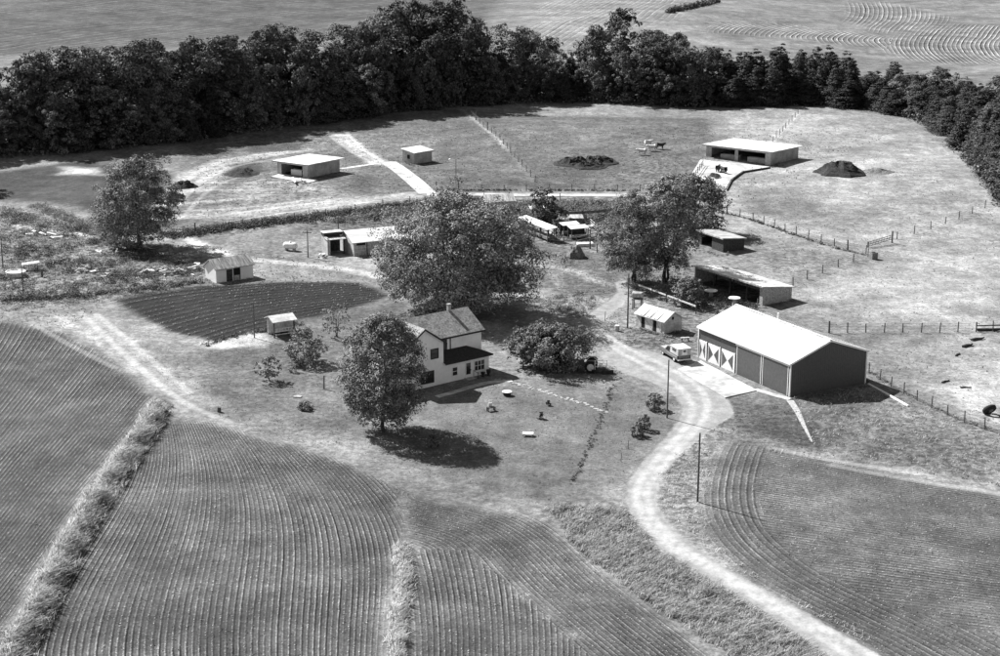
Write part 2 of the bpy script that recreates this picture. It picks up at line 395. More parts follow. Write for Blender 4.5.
uC1 = fit_u([[(428, 654), (424, 611), (415, 570)], [(470, 654), (472, 605), (466, 565)], [(516, 654), (520, 604), (510, 580)], [(560, 656), (560, 630), (550, 612)]], 2)
PC1 = [(412, 680), (414, 600), (416, 575), (424, 548), (470, 550), (520, 588), (610, 670), (612, 680)]
uC2 = dist_u([(430, 495), (500, 512), (545, 535), (600, 585), (690, 656), (720, 680)])
PC2 = [(405, 492), (440, 505), (500, 512), (545, 522), (572, 552), (640, 604), (735, 680), (612, 680), (520, 588), (470, 550), (424, 548), (410, 535)]
field(PC1, uC1, .074, 1, 4); field(PC2, uC2, .078, .8, 10)
uD = dist_u([(735, 425), (718, 455), (709, 490), (713, 520), (732, 548), (775, 582), (840, 616), (900, 646), (960, 680)])
PD = [(714, 455), (735, 444), (790, 450), (850, 465), (920, 482), (1040, 505), (1060, 680), (920, 680), (805, 612), (745, 572), (708, 535), (703, 500)]
field(PD, uD, .08, .65, 5, .7)
uD2 = fit_u([[(800, 462), (880, 476), (960, 490), (1030, 502)], [(775, 490), (860, 507), (940, 517), (1030, 530)], [(780, 540), (860, 552), (940, 562), (1030, 575)], [(840, 595), (900, 605), (960, 613), (1030, 625)]], 2)
PD2 = [(768, 452), (850, 465), (920, 482), (1040, 505), (1060, 640), (960, 625), (860, 590), (790, 552), (764, 520), (758, 485)]
FIELD[:] = np.where(FIELD < 40, 20, FIELD); field(PD2, uD2, .085, .75, 13, .55, 2.5)
uGd = fit_u([[(120, 300), (200, 283), (300, 278), (370, 276)], [(150, 318), (230, 305), (320, 293), (390, 285)], [(200, 338), (260, 324), (330, 310), (395, 298)]], 2)
PGd = [(112, 300), (150, 292), (205, 286), (300, 281), (360, 283), (392, 296), (360, 306), (310, 318), (270, 328), (212, 341), (170, 332)]
field(PGd, uGd, .018, .8, 6, 1.5, 1.0)
def shear_u(px):
    L = np.array([G(*p)[:2] for p in smooth_line(px, 6)]); o = np.argsort(L[:, 1]); ly, lx = L[o, 1], L[o, 0]; ymid = np.median(ly)
    return lambda x, y: (np.asarray(x) * ymid / np.asarray(y) - np.interp(y, ly, lx * ymid / ly))
uE = shear_u([(934, -2), (937, 8), (938, 17), (934, 24), (926, 31), (919, 39), (917, 46), (921, 53), (930, 60), (938, 65)])
field([(884, 48), (892, 40), (928, 29), (958, 24), (1150, 35), (1150, 75), (990, 63), (940, 63), (910, 59)], uE, .13, 1.5, 7, 1.75, 6)
field([(850, 3), (882, 2), (950, 18), (935, 27), (880, 33), (850, 22)], uE, .14, 1.1, 7, 1.75, 6)
uE2 = shear_u([(800, 14), (780, 18), (750, 22), (732, 26), (724, 30), (722, 33), (726, 38), (732, 44)])
field([(712, 22), (760, 19), (840, 28), (888, 38), (884, 48), (800, 38), (740, 33), (714, 32)], uE2, .135, 1.3, 11, 1.9, 6)
uE3 = dist_u([(540, 50), (570, 30), (610, 10), (640, -5)])
field([(520, 45), (560, 50), (680, 18), (700, -10), (560, -15)], uE3, .17, .45, 8, 2.4, 8)
uE4 = dist_u([(-120, 72), (100, 40), (240, 22), (400, 4), (520, -12)])
field([(-200, 90), (60, 50), (300, 40), (480, 30), (520, -20), (-200, -20)], uE4, .068, .5, 12, 4.5, 8)

# gravel driveway: signed distance to its outline
ROAD_PX = [(835, 662), (760, 609), (700, 573), (660, 549), (633, 521), (624, 498), (628, 480), (645, 458), (665, 437), (678, 420), (682, 407), (674, 396), (655, 384), (625, 374),
           (605, 364), (596, 352), (586, 336), (582, 323), (590, 312), (606, 302), (617, 292), (614, 282), (626, 280), (630, 292), (622, 306), (607, 316), (601, 325), (607, 333),
           (628, 347), (655, 352), (672, 358), (700, 362), (712, 378), (730, 402), (735, 415), (716, 426), (696, 441), (674, 461), (659, 481), (656, 500), (665, 519), (690, 544), (730, 570), (800, 609), (890, 662)]
ROADP = GP(ROAD_PX); ROAD = np.full(XF.shape, 40.0)
m = (XF > ROADP[:, 0].min() - 12) & (XF < ROADP[:, 0].max() + 12) & (YF > ROADP[:, 1].min() - 12) & (YF < ROADP[:, 1].max() + 12)
ROAD[m] = poly_sd(XF[m], YF[m], ROADP); ZONE[ROAD < 0] = 1
LAWNP = GP([(390, 398), (480, 385), (600, 372), (672, 398), (678, 420), (625, 480), (540, 505), (400, 465), (350, 440)])
sd = poly_sd(XF, YF, LAWNP); ZONE[(sd < 0) & (ZONE == 0)] = 9
# wheel tracks
TRK = np.full(XF.shape, 9.0)
for ln in ([(160, 212), (178, 190), (200, 172), (235, 158), (280, 152)], [(172, 214), (190, 192), (212, 176), (245, 164), (285, 160)], [(186, 214), (204, 194), (225, 182), (250, 174)], [(180, 182), (230, 183), (285, 182)], [(160, 188), (230, 190), (280, 189)], [(225, 222), (290, 212), (350, 204), (420, 196)], [(215, 216), (290, 206), (350, 198)], [(345, 130), (362, 148), (380, 160)], [(330, 136), (352, 152), (372, 163)],
           [(850, 656), (770, 606), (710, 570), (668, 545), (643, 518), (636, 497), (641, 480), (656, 460), (676, 439), (690, 420), (692, 405), (680, 388), (650, 368), (620, 352), (598, 335)],
           [(874, 656), (790, 610), (725, 573), (682, 546), (655, 520), (647, 500), (651, 482), (666, 462), (686, 441), (703, 420), (707, 402), (695, 384), (665, 366), (635, 352), (606, 336)],
           [(30, 322), (70, 345), (115, 368)], [(80, 312), (120, 350), (180, 400), (230, 422)], [(96, 314), (140, 350), (190, 393)],
           [(170, 195), (190, 176), (225, 160), (270, 152)], [(175, 200), (200, 180), (235, 166), (280, 158)], [(165, 212), (240, 208), (330, 197)], [(830, 465), (900, 478), (1000, 494)], [(770, 448), (840, 462), (920, 474)]):
    L = np.array([G(*p)[:2] for p in smooth_line(ln, 4)]); mm = (XF > L[:, 0].min() - 3) & (XF < L[:, 0].max() + 3) & (YF > L[:, 1].min() - 3) & (YF < L[:, 1].max() + 3)
    d, _ = seg_dist(XF[mm], YF[mm], L); TRK[mm] = np.minimum(TRK[mm], d)

def ground_material():
    m = bpy.data.materials.new('ground_cover'); m.use_nodes = True; nt = m.node_tree; b = nt.nodes['Principled BSDF']
    b.inputs['Roughness'].default_value = .95; b.inputs['Specular IOR Level'].default_value = .1
    L = nt.links.new
    def A(n): return node(nt, 'ShaderNodeAttribute', attribute_name=n).outputs['Fac']
    def mth(op, a, c=0.0, d=None):
        n = node(nt, 'ShaderNodeMath', operation=op)
        for i, q in enumerate((a, c, d)):
            if q is None: continue
            if isinstance(q, (int, float)): n.inputs[i].default_value = q
            else: L(q, n.inputs[i])
        return n.outputs[0]
    geo = node(nt, 'ShaderNodeNewGeometry')
    def noise(sc, det=3, rough=.6, stretch=(1, 1, 1), rot=0):
        mp = node(nt, 'ShaderNodeMapping'); mp.inputs['Scale'].default_value = stretch; mp.inputs['Rotation'].default_value = (0, 0, rot)
        L(geo.outputs['Position'], mp.inputs[0]); n = node(nt, 'ShaderNodeTexNoise'); n.inputs['Scale'].default_value = sc
        n.inputs['Detail'].default_value = det; n.inputs['Roughness'].default_value = rough; L(mp.outputs[0], n.inputs['Vector']); return n.outputs[0]
    def mapr(v, a, c, lo, hi, smooth=True):
        n = node(nt, 'ShaderNodeMapRange'); n.interpolation_type = 'SMOOTHSTEP' if smooth else 'LINEAR'
        for i, q in enumerate((v, a, c, lo, hi)):
            if isinstance(q, (int, float)): n.inputs[i].default_value = q
            else: L(q, n.inputs[i])
        return n.outputs[0]
    def mixf(f, a, c):       # a*(1-f)+c*f
        return mth('ADD', mth('MULTIPLY', a, mth('SUBTRACT', 1.0, f)), mth('MULTIPLY', c, f))
    alb, weed, rowu, rowa, road, trk = A('alb'), A('weed'), A('rowu'), A('rowa'), A('road'), A('trk')
    nbig = noise(.035, 4); nmid = noise(.28, 5, .65); nfine = noise(2.6, 4, .75); nstreak = noise(.5, 4, .65, (1, .28, 1), .5); nclod = noise(1.1, 3, .7)
    c = mth('MULTIPLY', alb, mapr(nbig, .3, .7, .78, 1.2))
    c = mth('MULTIPLY', c, mapr(noise(.11, 4, .6), .32, .68, .8, 1.18)); c = mth('MULTIPLY', c, mapr(nmid, .3, .72, .82, 1.17)); c = mth('MULTIPLY', c, mapr(nstreak, .3, .7, .88, 1.12))
    wl = mth('SUBTRACT', 1.0, mth('MULTIPLY', weed, .85)); wh = mth('ADD', 1.0, mth('MULTIPLY', weed, .75))
    c = mth('MULTIPLY', c, mapr(nclod, .33, .68, wl, wh)); c = mth('MULTIPLY', c, mapr(nfine, .3, .72, .72, 1.27))
    # crop rows: thin pale drilled lines with their shaded side painted dark beside them, uneven from row to row
    grain = noise(7.0, 2, .8); c = mth('MULTIPLY', c, mapr(grain, .3, .7, .8, 1.2))
    wobn = noise(.5, 2, .5); uu = mth('ADD', rowu, mth('MULTIPLY', mth('SUBTRACT', wobn, .5), .2))
    ph = mth('SINE', mth('MULTIPLY', uu, 2 * math.pi)); ph2 = mth('SINE', mth('MULTIPLY', mth('SUBTRACT', uu, .27), 2 * math.pi))
    cx = node(nt, 'ShaderNodeCombineXYZ'); L(mth('MULTIPLY', rowu, .62), cx.inputs[0]); n1 = node(nt, 'ShaderNodeTexNoise'); n1.inputs['Scale'].default_value = 1.0; n1.inputs['Detail'].default_value = 2; L(cx.outputs[0], n1.inputs['Vector'])
    rowvar = mth('MULTIPLY', mapr(n1.outputs[0], .32, .68, .3, 1.3), mapr(noise(.09, 3, .6), .35, .65, .55, 1.2))
    rbreak = mth('MULTIPLY', mapr(noise(1.6, 3, .75), .36, .58, .4, 1.0), rowvar)
    ridge = mth('MULTIPLY', mth('MULTIPLY', mapr(ph, .55, .98, 0.0, 1.0), rbreak), rowa)
    row_shade = mth('MULTIPLY', mth('MULTIPLY', mapr(ph2, .3, .95, 0.0, 1.0), rowvar), rowa)
    c = mth('MULTIPLY', c, mth('ADD', mth('SUBTRACT', 1.0, mth('MULTIPLY', row_shade, .62)), mth('MULTIPLY', ridge, 1.5)))
    spk = mth('MULTIPLY', mapr(noise(4.2, 2, .6), .6, .72, 0.0, 1.0), mapr(rowa, 0.0, .5, 0.0, 1.3)); c = mth('MULTIPLY', c, mth('ADD', 1.0, spk))
    # wheel tracks
    nt1 = noise(1.3, 4, .7); tk = mapr(mth('ADD', trk, mth('MULTIPLY', mth('SUBTRACT', nt1, .5), .6)), .22, .75, .55, 0.0)
    c = mth('ADD', c, mth('MULTIPLY', tk, .17))
    # gravel
    nr = noise(.9, 5, .7); rd = mth('ADD', road, mth('MULTIPLY', mth('SUBTRACT', nr, .5), 1.1))
    rm = mapr(rd, -.28, .22, 1.0, 0.0)
    grav = mth('MULTIPLY', mapr(noise(.6, 5, .7), .3, .7, .22, .35), mapr(noise(5, 3, .8), .3, .7, .88, 1.12))
    grav = mth('MULTIPLY', grav, mapr(mth('ADD', trk, mth('MULTIPLY', nt1, .3)), .2, .9, 1.2, .84))
    c = mixf(rm, c, grav)
    cc = node(nt, 'ShaderNodeCombineColor'); [L(c, cc.inputs[i]) for i in range(3)]; L(cc.outputs[0], b.inputs['Base Color'])
    # relief
    hgt = mth('ADD', mth('MULTIPLY', nclod, mth('MULTIPLY', weed, .55)), mth('MULTIPLY', nfine, .10))
    hgt = mth('ADD', hgt, mth('MULTIPLY', mth('MULTIPLY', ph, rowa), .012)); hgt = mth('MULTIPLY', hgt, mth('SUBTRACT', 1.0, mth('MULTIPLY', rm, .8)))
    bp = node(nt, 'ShaderNodeBump'); bp.inputs['Strength'].default_value = .85; bp.inputs['Distance'].default_value = .6
    L(hgt, bp.inputs['Height']); L(bp.outputs[0], b.inputs['Normal']); return m
M_ground = ground_material()

nx, ny = len(xs), len(ys)
I = np.arange(nx * ny).reshape(ny, nx)
Q = np.stack([I[:-1, :-1], I[:-1, 1:], I[1:, 1:], I[1:, :-1]], -1).reshape(-1, 4)
ZQ = np.max(ZONE[Q], axis=1)
VALL = np.stack([XF, YF, ZF], -1)
ZN = {0: 'ground', 1: 'gravel_driveway', 2: 'crop_field', 3: 'crop_field', 4: 'crop_field', 5: 'crop_field', 6: 'garden_plot', 7: 'contour_field', 8: 'far_field', 9: 'lawn', 10: 'crop_field', 11: 'contour_field', 12: 'far_field', 13: 'crop_field'}
ZL = {0: 'pale pasture and rough grass around the farmstead', 1: 'pale gravel driveway curving up from the bottom right corner', 2: 'striped crop field left of the grass bank',
      3: 'striped crop field at bottom between the grass bank and narrow weed strip', 4: 'striped crop field with upright rows at bottom centre', 13: 'inner part of the striped field right of the driveway', 10: 'striped crop field with slanting rows beside the roadside weeds', 11: 'far field of hooked rows at top right of centre', 12: 'far plain field beyond the left half of the shelterbelt', 5: 'outer curved rows of the striped field right of the driveway',
      6: 'dark garden plot behind the small orchard trees', 7: 'far field of curved contour rows at top right', 8: 'pale far field beyond the middle of the shelterbelt', 9: 'mown lawn in front of the farmhouse'}
for zi, nm in ZN.items():
    q = Q[ZQ == zi]
    if not len(q): continue
    idx, inv = np.unique(q, return_inverse=True)
    me = np_mesh(nm, VALL[idx], inv.reshape(-1, 4), M_ground)
    for an, arr in (('alb', ALB), ('weed', WEED), ('rowu', ROWU), ('rowa', ROWA), ('road', ROAD), ('trk', TRK)):
        vals = arr[idx]
        if an == 'rowu' and zi in ZU: vals = ZU[zi][0](XF[idx], YF[idx]) / ZU[zi][1]
        a = me.attributes.new(an, 'FLOAT', 'POINT'); a.data.foreach_set('value', vals.astype(np.float32))
    me.polygons.foreach_set('use_smooth', np.ones(len(me.polygons), bool))
    tag(link(nm, me), ZL[zi], kind='structure')

# concrete sheets that follow the ground
def pad(name, px, label, m=M_concrete, lift=.06, thick=.3, level=True, kind='structure'):
    P = [G(*p) for p in px]; zt = max(p.z for p in P) + lift
    if level: top = [(p.x, p.y, zt) for p in P]
    else: top = [(p.x, p.y, p.z + lift) for p in P]
    a = sum(top[i][0] * top[(i + 1) % len(top)][1] - top[(i + 1) % len(top)][0] * top[i][1] for i in range(len(top)))
    if a < 0: top = top[::-1]
    o = MB().prism([(x, y, z - thick) for x, y, z in top], (0, 0, thick)).build(name, m); return tag(o, label, kind=kind)
def ribbon(name, px, half, label, m=M_concrete, lift=.05, kind='structure'):
    L = smooth_line(px, 4); P = np.array([G(*p)[:2] for p in L]); mb = MB(); n = len(P); T = np.gradient(P, axis=0); T /= np.linalg.norm(T, axis=1)[:, None]
    for i in range(n):
        w = half if np.isscalar(half) else np.interp(i / (n - 1), np.linspace(0, 1, len(half)), half)
        for s in (1, -1):
            x, y = P[i, 0] - s * T[i, 1] * w, P[i, 1] + s * T[i, 0] * w; z = H(x, y) + lift; mb.v += [(x, y, z), (x, y, z - .3)]
    for i in range(n - 1):
        a, c = 4 * i, 4 * i + 4; mb.f += [(a, a + 2, c + 2, c), (a, c, c + 1, a + 1), (a + 2, a + 3, c + 3, c + 2)]
    mb.f += [(0, 1, 3, 2), (4 * n - 4, 4 * n - 2, 4 * n - 1, 4 * n - 3)]
    return tag(mb.build(name, m), label, kind=kind)
pad('concrete_apron', [(677, 369.5), (725, 398.5), (757, 390.8), (701, 361)], 'white concrete apron in front of the machine shed doors', lift=.05)
ribbon('concrete_strip', [(755, 389.5), (772, 394.5), (790, 399.5)], .45, 'narrow concrete strip along the near end of the machine shed', lift=.04)
ribbon('gravel_chute', [(790, 400.5), (797, 411), (804, 426), (812, 442)], [.42, .36, .22, .1], 'pale spill channel running down from the machine shed corner', M_stone, .03)
ribbon('feed_lane', [(388, 162), (400, 170), (415, 182), (428, 194)], 1.75, 'white concrete feed lane slanting down beside the small shed', lift=.09)
ribbon('feed_lane', [(427, 194.5), (470, 194.6), (540, 195.2), (600, 195.4), (640, 196)], 1.35, 'long white concrete lane running across below the fenced slope', lift=.07)
ribbon('feed_lane', [(340, 169), (360, 166), (384, 162.5)], .8, 'short concrete strip from the left feed shed to the slanting lane', lift=.05)
pad('concrete_floor', [(688, 180), (700.5, 159.5), (770, 167), (742, 171.5), (731, 179.5), (725, 190), (712, 196)], 'white concrete feeding floor before the long open-front cattle shed', lift=.08, level=False)
pad('concrete_floor', [(270.5, 177.8), (281, 174.6), (307.5, 178.6), (318, 180.5), (308.5, 183.5)], 'white concrete slab in front of the square cattle shed', lift=.12)
ribbon('garden_walk', [(437, 397), (455, 392), (475, 386), (490, 382.5), (512, 381)], .45, 'pale walk curving past the farmhouse porch steps')

# ------------------------------------------------------------------ foliage
def leaf_cloud(P, N, size, aspect=.6, jit=.6, r=rng):
    """rhombic leaves at points P with preferred normals N"""
    n = len(P); nr = N + jit * r.normal(size=(n, 3)); nr /= np.linalg.norm(nr, axis=1)[:, None] + 1e-9
    t = np.cross(nr, r.normal(size=(n, 3))); t /= np.linalg.norm(t, axis=1)[:, None] + 1e-9; b = np.cross(nr, t)
    s = size * (.6 + .8 * r.random(n))[:, None]
    V = np.stack([P - t * s, P - b * s * aspect + nr * s * .15, P + t * s, P + b * s * aspect + nr * s * .15], 1).reshape(-1, 3)
    return V, np.arange(4 * n).reshape(n, 4), np.repeat(r.random(n), 4)

def crown_points(h, rad, base, seed, nclump, per, shape='round', cr=.16, lop=.25):
    r = np.random.default_rng(seed); P = []; N = []
    ph = r.random(4) * 6.28
    nb = (0 if lop < .15 else max(6, nclump // 9)) if (nclump > 150 and shape == 'round') else 0; boughs = []
    for i in range(nb + nclump):
        u = r.random(); a = r.random() * 2 * math.pi
        if shape == 'round':
            t = 1 - (1 - u) ** 1.0; z = base + (h - base) * t
            prof = math.sqrt(max(0, 1 - (2 * (t - .42) / 1.16) ** 2)) if t > .42 else math.sqrt(max(.0, 1 - ((.42 - t) / .5) ** 2))
        elif shape == 'cone':
            t = 1 - math.sqrt(1 - u * .99); z = base + (h - base) * t; prof = (1 - t) ** .75 * (.86 + .14 * math.sin(t * 26 + ph[3])) + .04
        else:
            t = u; z = base + (h - base) * t; prof = (math.sin(math.pi * min(1, t * .8 + .2))) ** .7
        lob = 1 + lop * (.6 * math.sin(3 * a + ph[0] + 3 * t) + .5 * math.sin(5 * a + ph[1] - 5 * t) + .4 * math.sin(2 * a + ph[2] + 7 * t)) * (1 if shape != 'cone' else .5)
        q = (r.random() ** .38); R = rad * prof * lob * q
        c = np.array([R * math.cos(a), R * math.sin(a), z + (r.random() - .5) * .08 * h])
        if i < nb: boughs.append(c); continue
        if nb and r.random() < .66:
            bc = boughs[r.integers(nb)]; c = bc + r.normal(size=3) * np.array([.15, .15, .085]) * rad
            a = math.atan2(c[1], c[0]); q = min(1, math.hypot(c[0], c[1]) / (rad * .9)); t = (c[2] - base) / (h - base)
        out = np.array([math.cos(a) * q, math.sin(a) * q, .5 + (t - .5)]); out /= np.linalg.norm(out)
        k = cr * rad * (.6 + .8 * r.random()) * (1 if shape != 'cone' else (.5 + .8 * (1 - t)))
        d = r.normal(size=(per, 3)); d /= np.linalg.norm(d, axis=1)[:, None]
        d = d + .55 * out + np.array([0, 0, .25]); d /= np.linalg.norm(d, axis=1)[:, None]
        sq = np.array([1, 1, .72]) if shape != 'cone' else np.array([1.15, 1.15, .55])
        P.append(c + d * sq * k * (.55 + .5 * r.random((per, 1)))); N.append(d * .8 + out * .35 + np.array([0, 0, .3]))
    return np.concatenate(P), np.concatenate(N), r

def crown_mesh(name, m, h, rad, base, seed, nclump, per, leaf, shape='round', cr=.16, lop=.25, aspect=.6):
    P, N, r = crown_points(h, rad, base, seed, nclump, per, shape, cr, lop)
    V, F, S = leaf_cloud(P, N, leaf, aspect, .38, r); return np_mesh(name, V, F, m, S)

def trunk_mesh(name, h, rad, base, seed, r0, limbs=6, forks=1):
    r = random.Random(seed); mb = MB()
    for f in range(forks):
        a0 = r.random() * 6.28; lean = 0 if forks == 1 else .16 * h
        tip = Vector((lean * math.cos(a0 + f * 6.28 / forks), lean * math.sin(a0 + f * 6.28 / forks), h * .8)); off = Vector((.25 * r0 * f, .2 * r0 * f, -.25))
        pts = [off.lerp(tip, t) + Vector((r.uniform(-.03, .03) * h * (t > 0), r.uniform(-.03, .03) * h * (t > 0), 0)) for t in (0, .08, .3, .55, .8, 1)]
        k = 1 / math.sqrt(forks); mb.chain(pts, [r0 * 1.35 * k, r0 * k, r0 * .8 * k, r0 * .55 * k, r0 * .3 * k, .03], 8)
        for i in range(limbs):
            t = r.uniform(max(.2, base / h * .8), .75); p = pts[0].lerp(tip, t); a = r.random() * 6.28; ln = rad * r.uniform(.5, .85)
            q = p + Vector((math.cos(a) * ln, math.sin(a) * ln, ln * r.uniform(.4, .8))); md = p.lerp(q, .5) + Vector((0, 0, -.05 * ln)); rr = r0 * (1 - t) * .6 * k
            mb.chain([p, md, q], [rr, rr * .6, rr * .15], 6)
    return mb.mesh(name, M_bark, True)

def plant_tree(name, tm, cm, loc, label, cat='tree', group=None, rz=0, s=(1, 1, 1)):
    o = thing(name, label, cat, loc, rz, group); o.scale = s; link('trunk', tm, o); link('crown', cm, o); return o

# the individual yard trees
def yard_tree(px, py, h, rad, base, seed, nclump, per, leaf, r0, label, m=M_leaf, forks=1, name='broadleaf_tree', shape='round', cr=.16, lop=.22, dx=0, dy=0, limbs=7, cat='tree'):
    p = G(px, py); p.x += dx; p.y += dy; p.z = H(p.x, p.y)
    return plant_tree(name, trunk_mesh('trunk', h, rad, base, seed, r0, limbs, forks), crown_mesh('crown', m, h, rad, base, seed, nclump, per, leaf, shape, cr, lop), p, label, cat)
yard_tree(455, 316, 15.4, 10.6, 3.0, 11, 820, 112, .16, .55, 'huge spreading shade tree with several trunks behind the farmhouse', forks=4, name='shade_tree', lop=.34, cr=.15, dy=3)
yard_tree(385, 431, 12.9, 4.7, 1.7, 12, 560, 64, .12, .22, 'rounded leafy tree standing alone on the lawn left of the farmhouse', cr=.19, lop=.13, name='maple_tree')
yard_tree(139, 247, 14.2, 6.4, 1.2, 13, 640, 70, .145, .4, 'lone dark broadleaf tree at left among the weeds', cr=.16, forks=2)
yard_tree(632, 283, 13.5, 5.2, 2.0, 14, 420, 54, .13, .3, 'paler feathery tree behind the utility pole and white shed', M_leafp, 2, cr=.15)
yard_tree(664, 282, 14.5, 5.4, 2.2, 15, 440, 56, .14, .35, 'dark tree with bare leaning trunks behind the white shed', forks=3, cr=.17)
yard_tree(694, 232, 9.0, 5.0, 1.2, 16, 340, 40, .18, .25, 'low dark tree in front of the cattle feeding floor', cr=.18)
yard_tree(672, 226, 8.5, 4.6, 1.2, 26, 300, 40, .18, .25, 'low tree between the long lane and the feeding floor', cr=.18)
yard_tree(556, 368, 5.3, 4.2, .3, 17, 460, 40, .13, .2, 'broad bushy tree beside the parked tractor', M_shrub, 3, cr=.17)
yard_tree(540, 363, 4.6, 2.8, .2, 27, 180, 30, .18, .14, 'dark bush against the left side of the bushy tree', M_shrub, 3, 'bush', cr=.2, cat='bush')
yard_tree(524, 366.5, 4.8, 2.4, .9, 18, 110, 22, .15, .1, 'small airy tree with a thin trunk right of the farmhouse', M_leafp, 1, 'small_tree', cr=.2)
yard_tree(546, 222, 6.0, 2.4, .4, 19, 160, 28, .2, .14, 'narrow bushy tree rising above the stock pens', M_shrub, 1, 'small_tree', cr=.22, lop=.35)
yard_tree(336, 337, 4.6, 2.1, .9, 20, 55, 16, .13, .1, 'sparse young fruit tree nearest the garden plot', M_leafp, 2, 'fruit_tree', cr=.2)
yard_tree(305, 363, 4.4, 2.5, .3, 21, 120, 24, .15, .1, 'fullest fruit tree below the little roofed shelter', M_shrub, 2, 'fruit_tree', cr=.2)
yard_tree(269, 381, 2.9, 1.6, .5, 22, 55, 20, .13, .08, 'small fruit tree at the left of the orchard lawn', M_shrub, 1, 'fruit_tree', cr=.22)
yard_tree(689, 305, 3.8, 2.3, .1, 23, 140, 26, .16, .1, 'pale bushy shrub between the white shed and dark open shed', M_leafp, 2, 'shrub', cr=.22, cat='shrub')
yard_tree(655, 409.5, 1.9, 1.05, .05, 24, 60, 30, .1, .05, 'round clipped shrub near the utility pole by the driveway', M_shrub, 1, 'shrub', cr=.25, lop=.1, cat='shrub')
yard_tree(644, 430, 1.7, .75, .05, 25, 40, 28, .1, .05, 'upper of two dark shrubs on the lawn slope', M_shrub, 1, 'shrub', cr=.3, lop=.1, cat='shrub')
yard_tree(637, 436, 1.5, .8, .05, 35, 40, 28, .1, .05, 'lower of two dark shrubs on the lawn slope', M_shrub, 1, 'shrub', cr=.3, lop=.1, cat='shrub')
yard_tree(433, 446, 2.4, .5, .05, 36, 40, 24, .12, .05, 'slim pale columnar shrub in the shade of the lawn tree', M_weed, 1, 'shrub', shape='cone', cr=.5, cat='shrub')
yard_tree(306, 409.5, .8, .95, .02, 37, 36, 26, .1, .05, 'low dark round bush on the grass below the orchard', M_shrub, 1, 'shrub', cr=.3, lop=.1, cat='shrub')
yard_tree(541, 419, 1.0, .33, .02, 38, 16, 22, .08, .03, 'tiny upright evergreen in the middle of the lawn', M_cedar, 1, 'shrub', shape='cone', cr=.6, cat='shrub')
yard_tree(548, 405.5, .75, .28, .02, 39, 12, 22, .07, .03, 'very small evergreen on the lawn nearer the stone path', M_cedar, 1, 'shrub', shape='cone', cr=.6, cat='shrub')
yard_tree(352, 408, 1.7, .7, .4, 40, 16, 12, .09, .03, 'wispy sapling just left of the lawn tree', M_weed, 1, 'sapling', cr=.3, cat='sapling')
yard_tree(292, 372, 1.3, .6, .2, 41, 18, 14, .1, .03, 'short wispy sapling between the fruit trees', M_weed, 1, 'sapling', cr=.3, cat='sapling')
yard_tree(500, 285, 3.4, 3.0, .1, 42, 160, 26, .2, .1, 'bushes at the right foot of the huge shade tree', M_leaf, 2, 'bush', cr=.2, cat='bush')

yard_tree(-42, 188, 12.5, 5.0, 1.0, 45, 320, 44, .18, .3, 'tree just beyond the left edge whose shadow falls into view', cr=.18)
# shelterbelt trees
BR = []; 
for i in range(6):
    hh, rr = (15, 5.2) if i % 2 else (17, 6.0)
    BR.append((trunk_mesh('trunk', hh, rr, 2.5, 100 + i, .3, 5, 1 + i % 2), crown_mesh('crown', M_belt, hh, rr, .9, 200 + i, (330, 300, 200)[i % 3], (40, 44, 56)[i % 3], .23, 'round', (.16, .2, .24)[i % 3], .5), hh, rr))
CE = []
for i in range(4):
    CE.append((trunk_mesh('trunk', 13, 3.2, 1, 300 + i, .22, 3), crown_mesh('crown', M_cedar, 13, 3.6, .3, 400 + i, 420, 30, .22, 'cone', .24, .4, .4), 13, 3.6))
FRONT = [(-60, 166), (0, 157), (60, 152), (130, 146), (200, 137), (260, 129), (330, 120), (400, 111), (450, 107), (520, 103), (590, 102), (640, 104), (700, 106), (760, 105), (830, 105), (880, 111), (930, 123), (957, 139), (976, 160), (1000, 186), (1030, 218)]
FL = GP([tuple(p) for p in smooth_line(FRONT, 6)])
seglen = np.hypot(*np.diff(FL, axis=0).T); cum = np.concatenate([[0], np.cumsum(seglen)])
def along(s):
    x = np.interp(s, cum, FL[:, 0]); y = np.interp(s, cum, FL[:, 1]); e = 1.0
    tx = np.interp(s + e, cum, FL[:, 0]) - np.interp(s - e, cum, FL[:, 0]); ty = np.interp(s + e, cum, FL[:, 1]) - np.interp(s - e, cum, FL[:, 1]); n = math.hypot(tx, ty) + 1e-9
    return x, y, -ty / n, tx / n
def to_px(x, y, z):
    c, s = math.cos(PITCH), math.sin(PITCH); zc = y * c - (z - CAMH) * s; yc = y * s + (z - CAMH) * c
    return 500 + FOC * x / zc, 328 - FOC * yc / zc
rb = random.Random(5); belt = []
tops = [(0, 72), (40, 58), (70, 42), (110, 46), (150, 46), (190, 32), (230, 28), (260, 45), (295, 38), (330, 45), (365, 18), (400, 10), (440, 0), (470, 14), (505, 40), (560, 38), (600, 22), (640, 12), (680, 22), (705, 40), (740, 48), (765, 38), (800, 52), (825, 42), (850, 50), (890, 62), (930, 72), (1000, 82)]
def top_at(px): return np.interp(px, [t[0] for t in tops], [t[1] for t in tops])
for row, (off, sp) in enumerate(((1.0, 4.4), (7.0, 4.6), (14.0, 6.0), (22.0, 6.0), (30.0, 7.0))):
    s = rb.uniform(0, 3)
    while s < cum[-1]:
        x, y, nx_, ny_ = along(s); o = off + rb.uniform(-2.5, 2.5); x += nx_ * o; y += ny_ * o; z = H(x, y); px, py = to_px(x, y, z)
        if -45 < px < 1045 and (row < 3 or px > 780): belt.append((row, px, py, x, y, z))
        s += sp * rb.uniform(.8, 1.25)
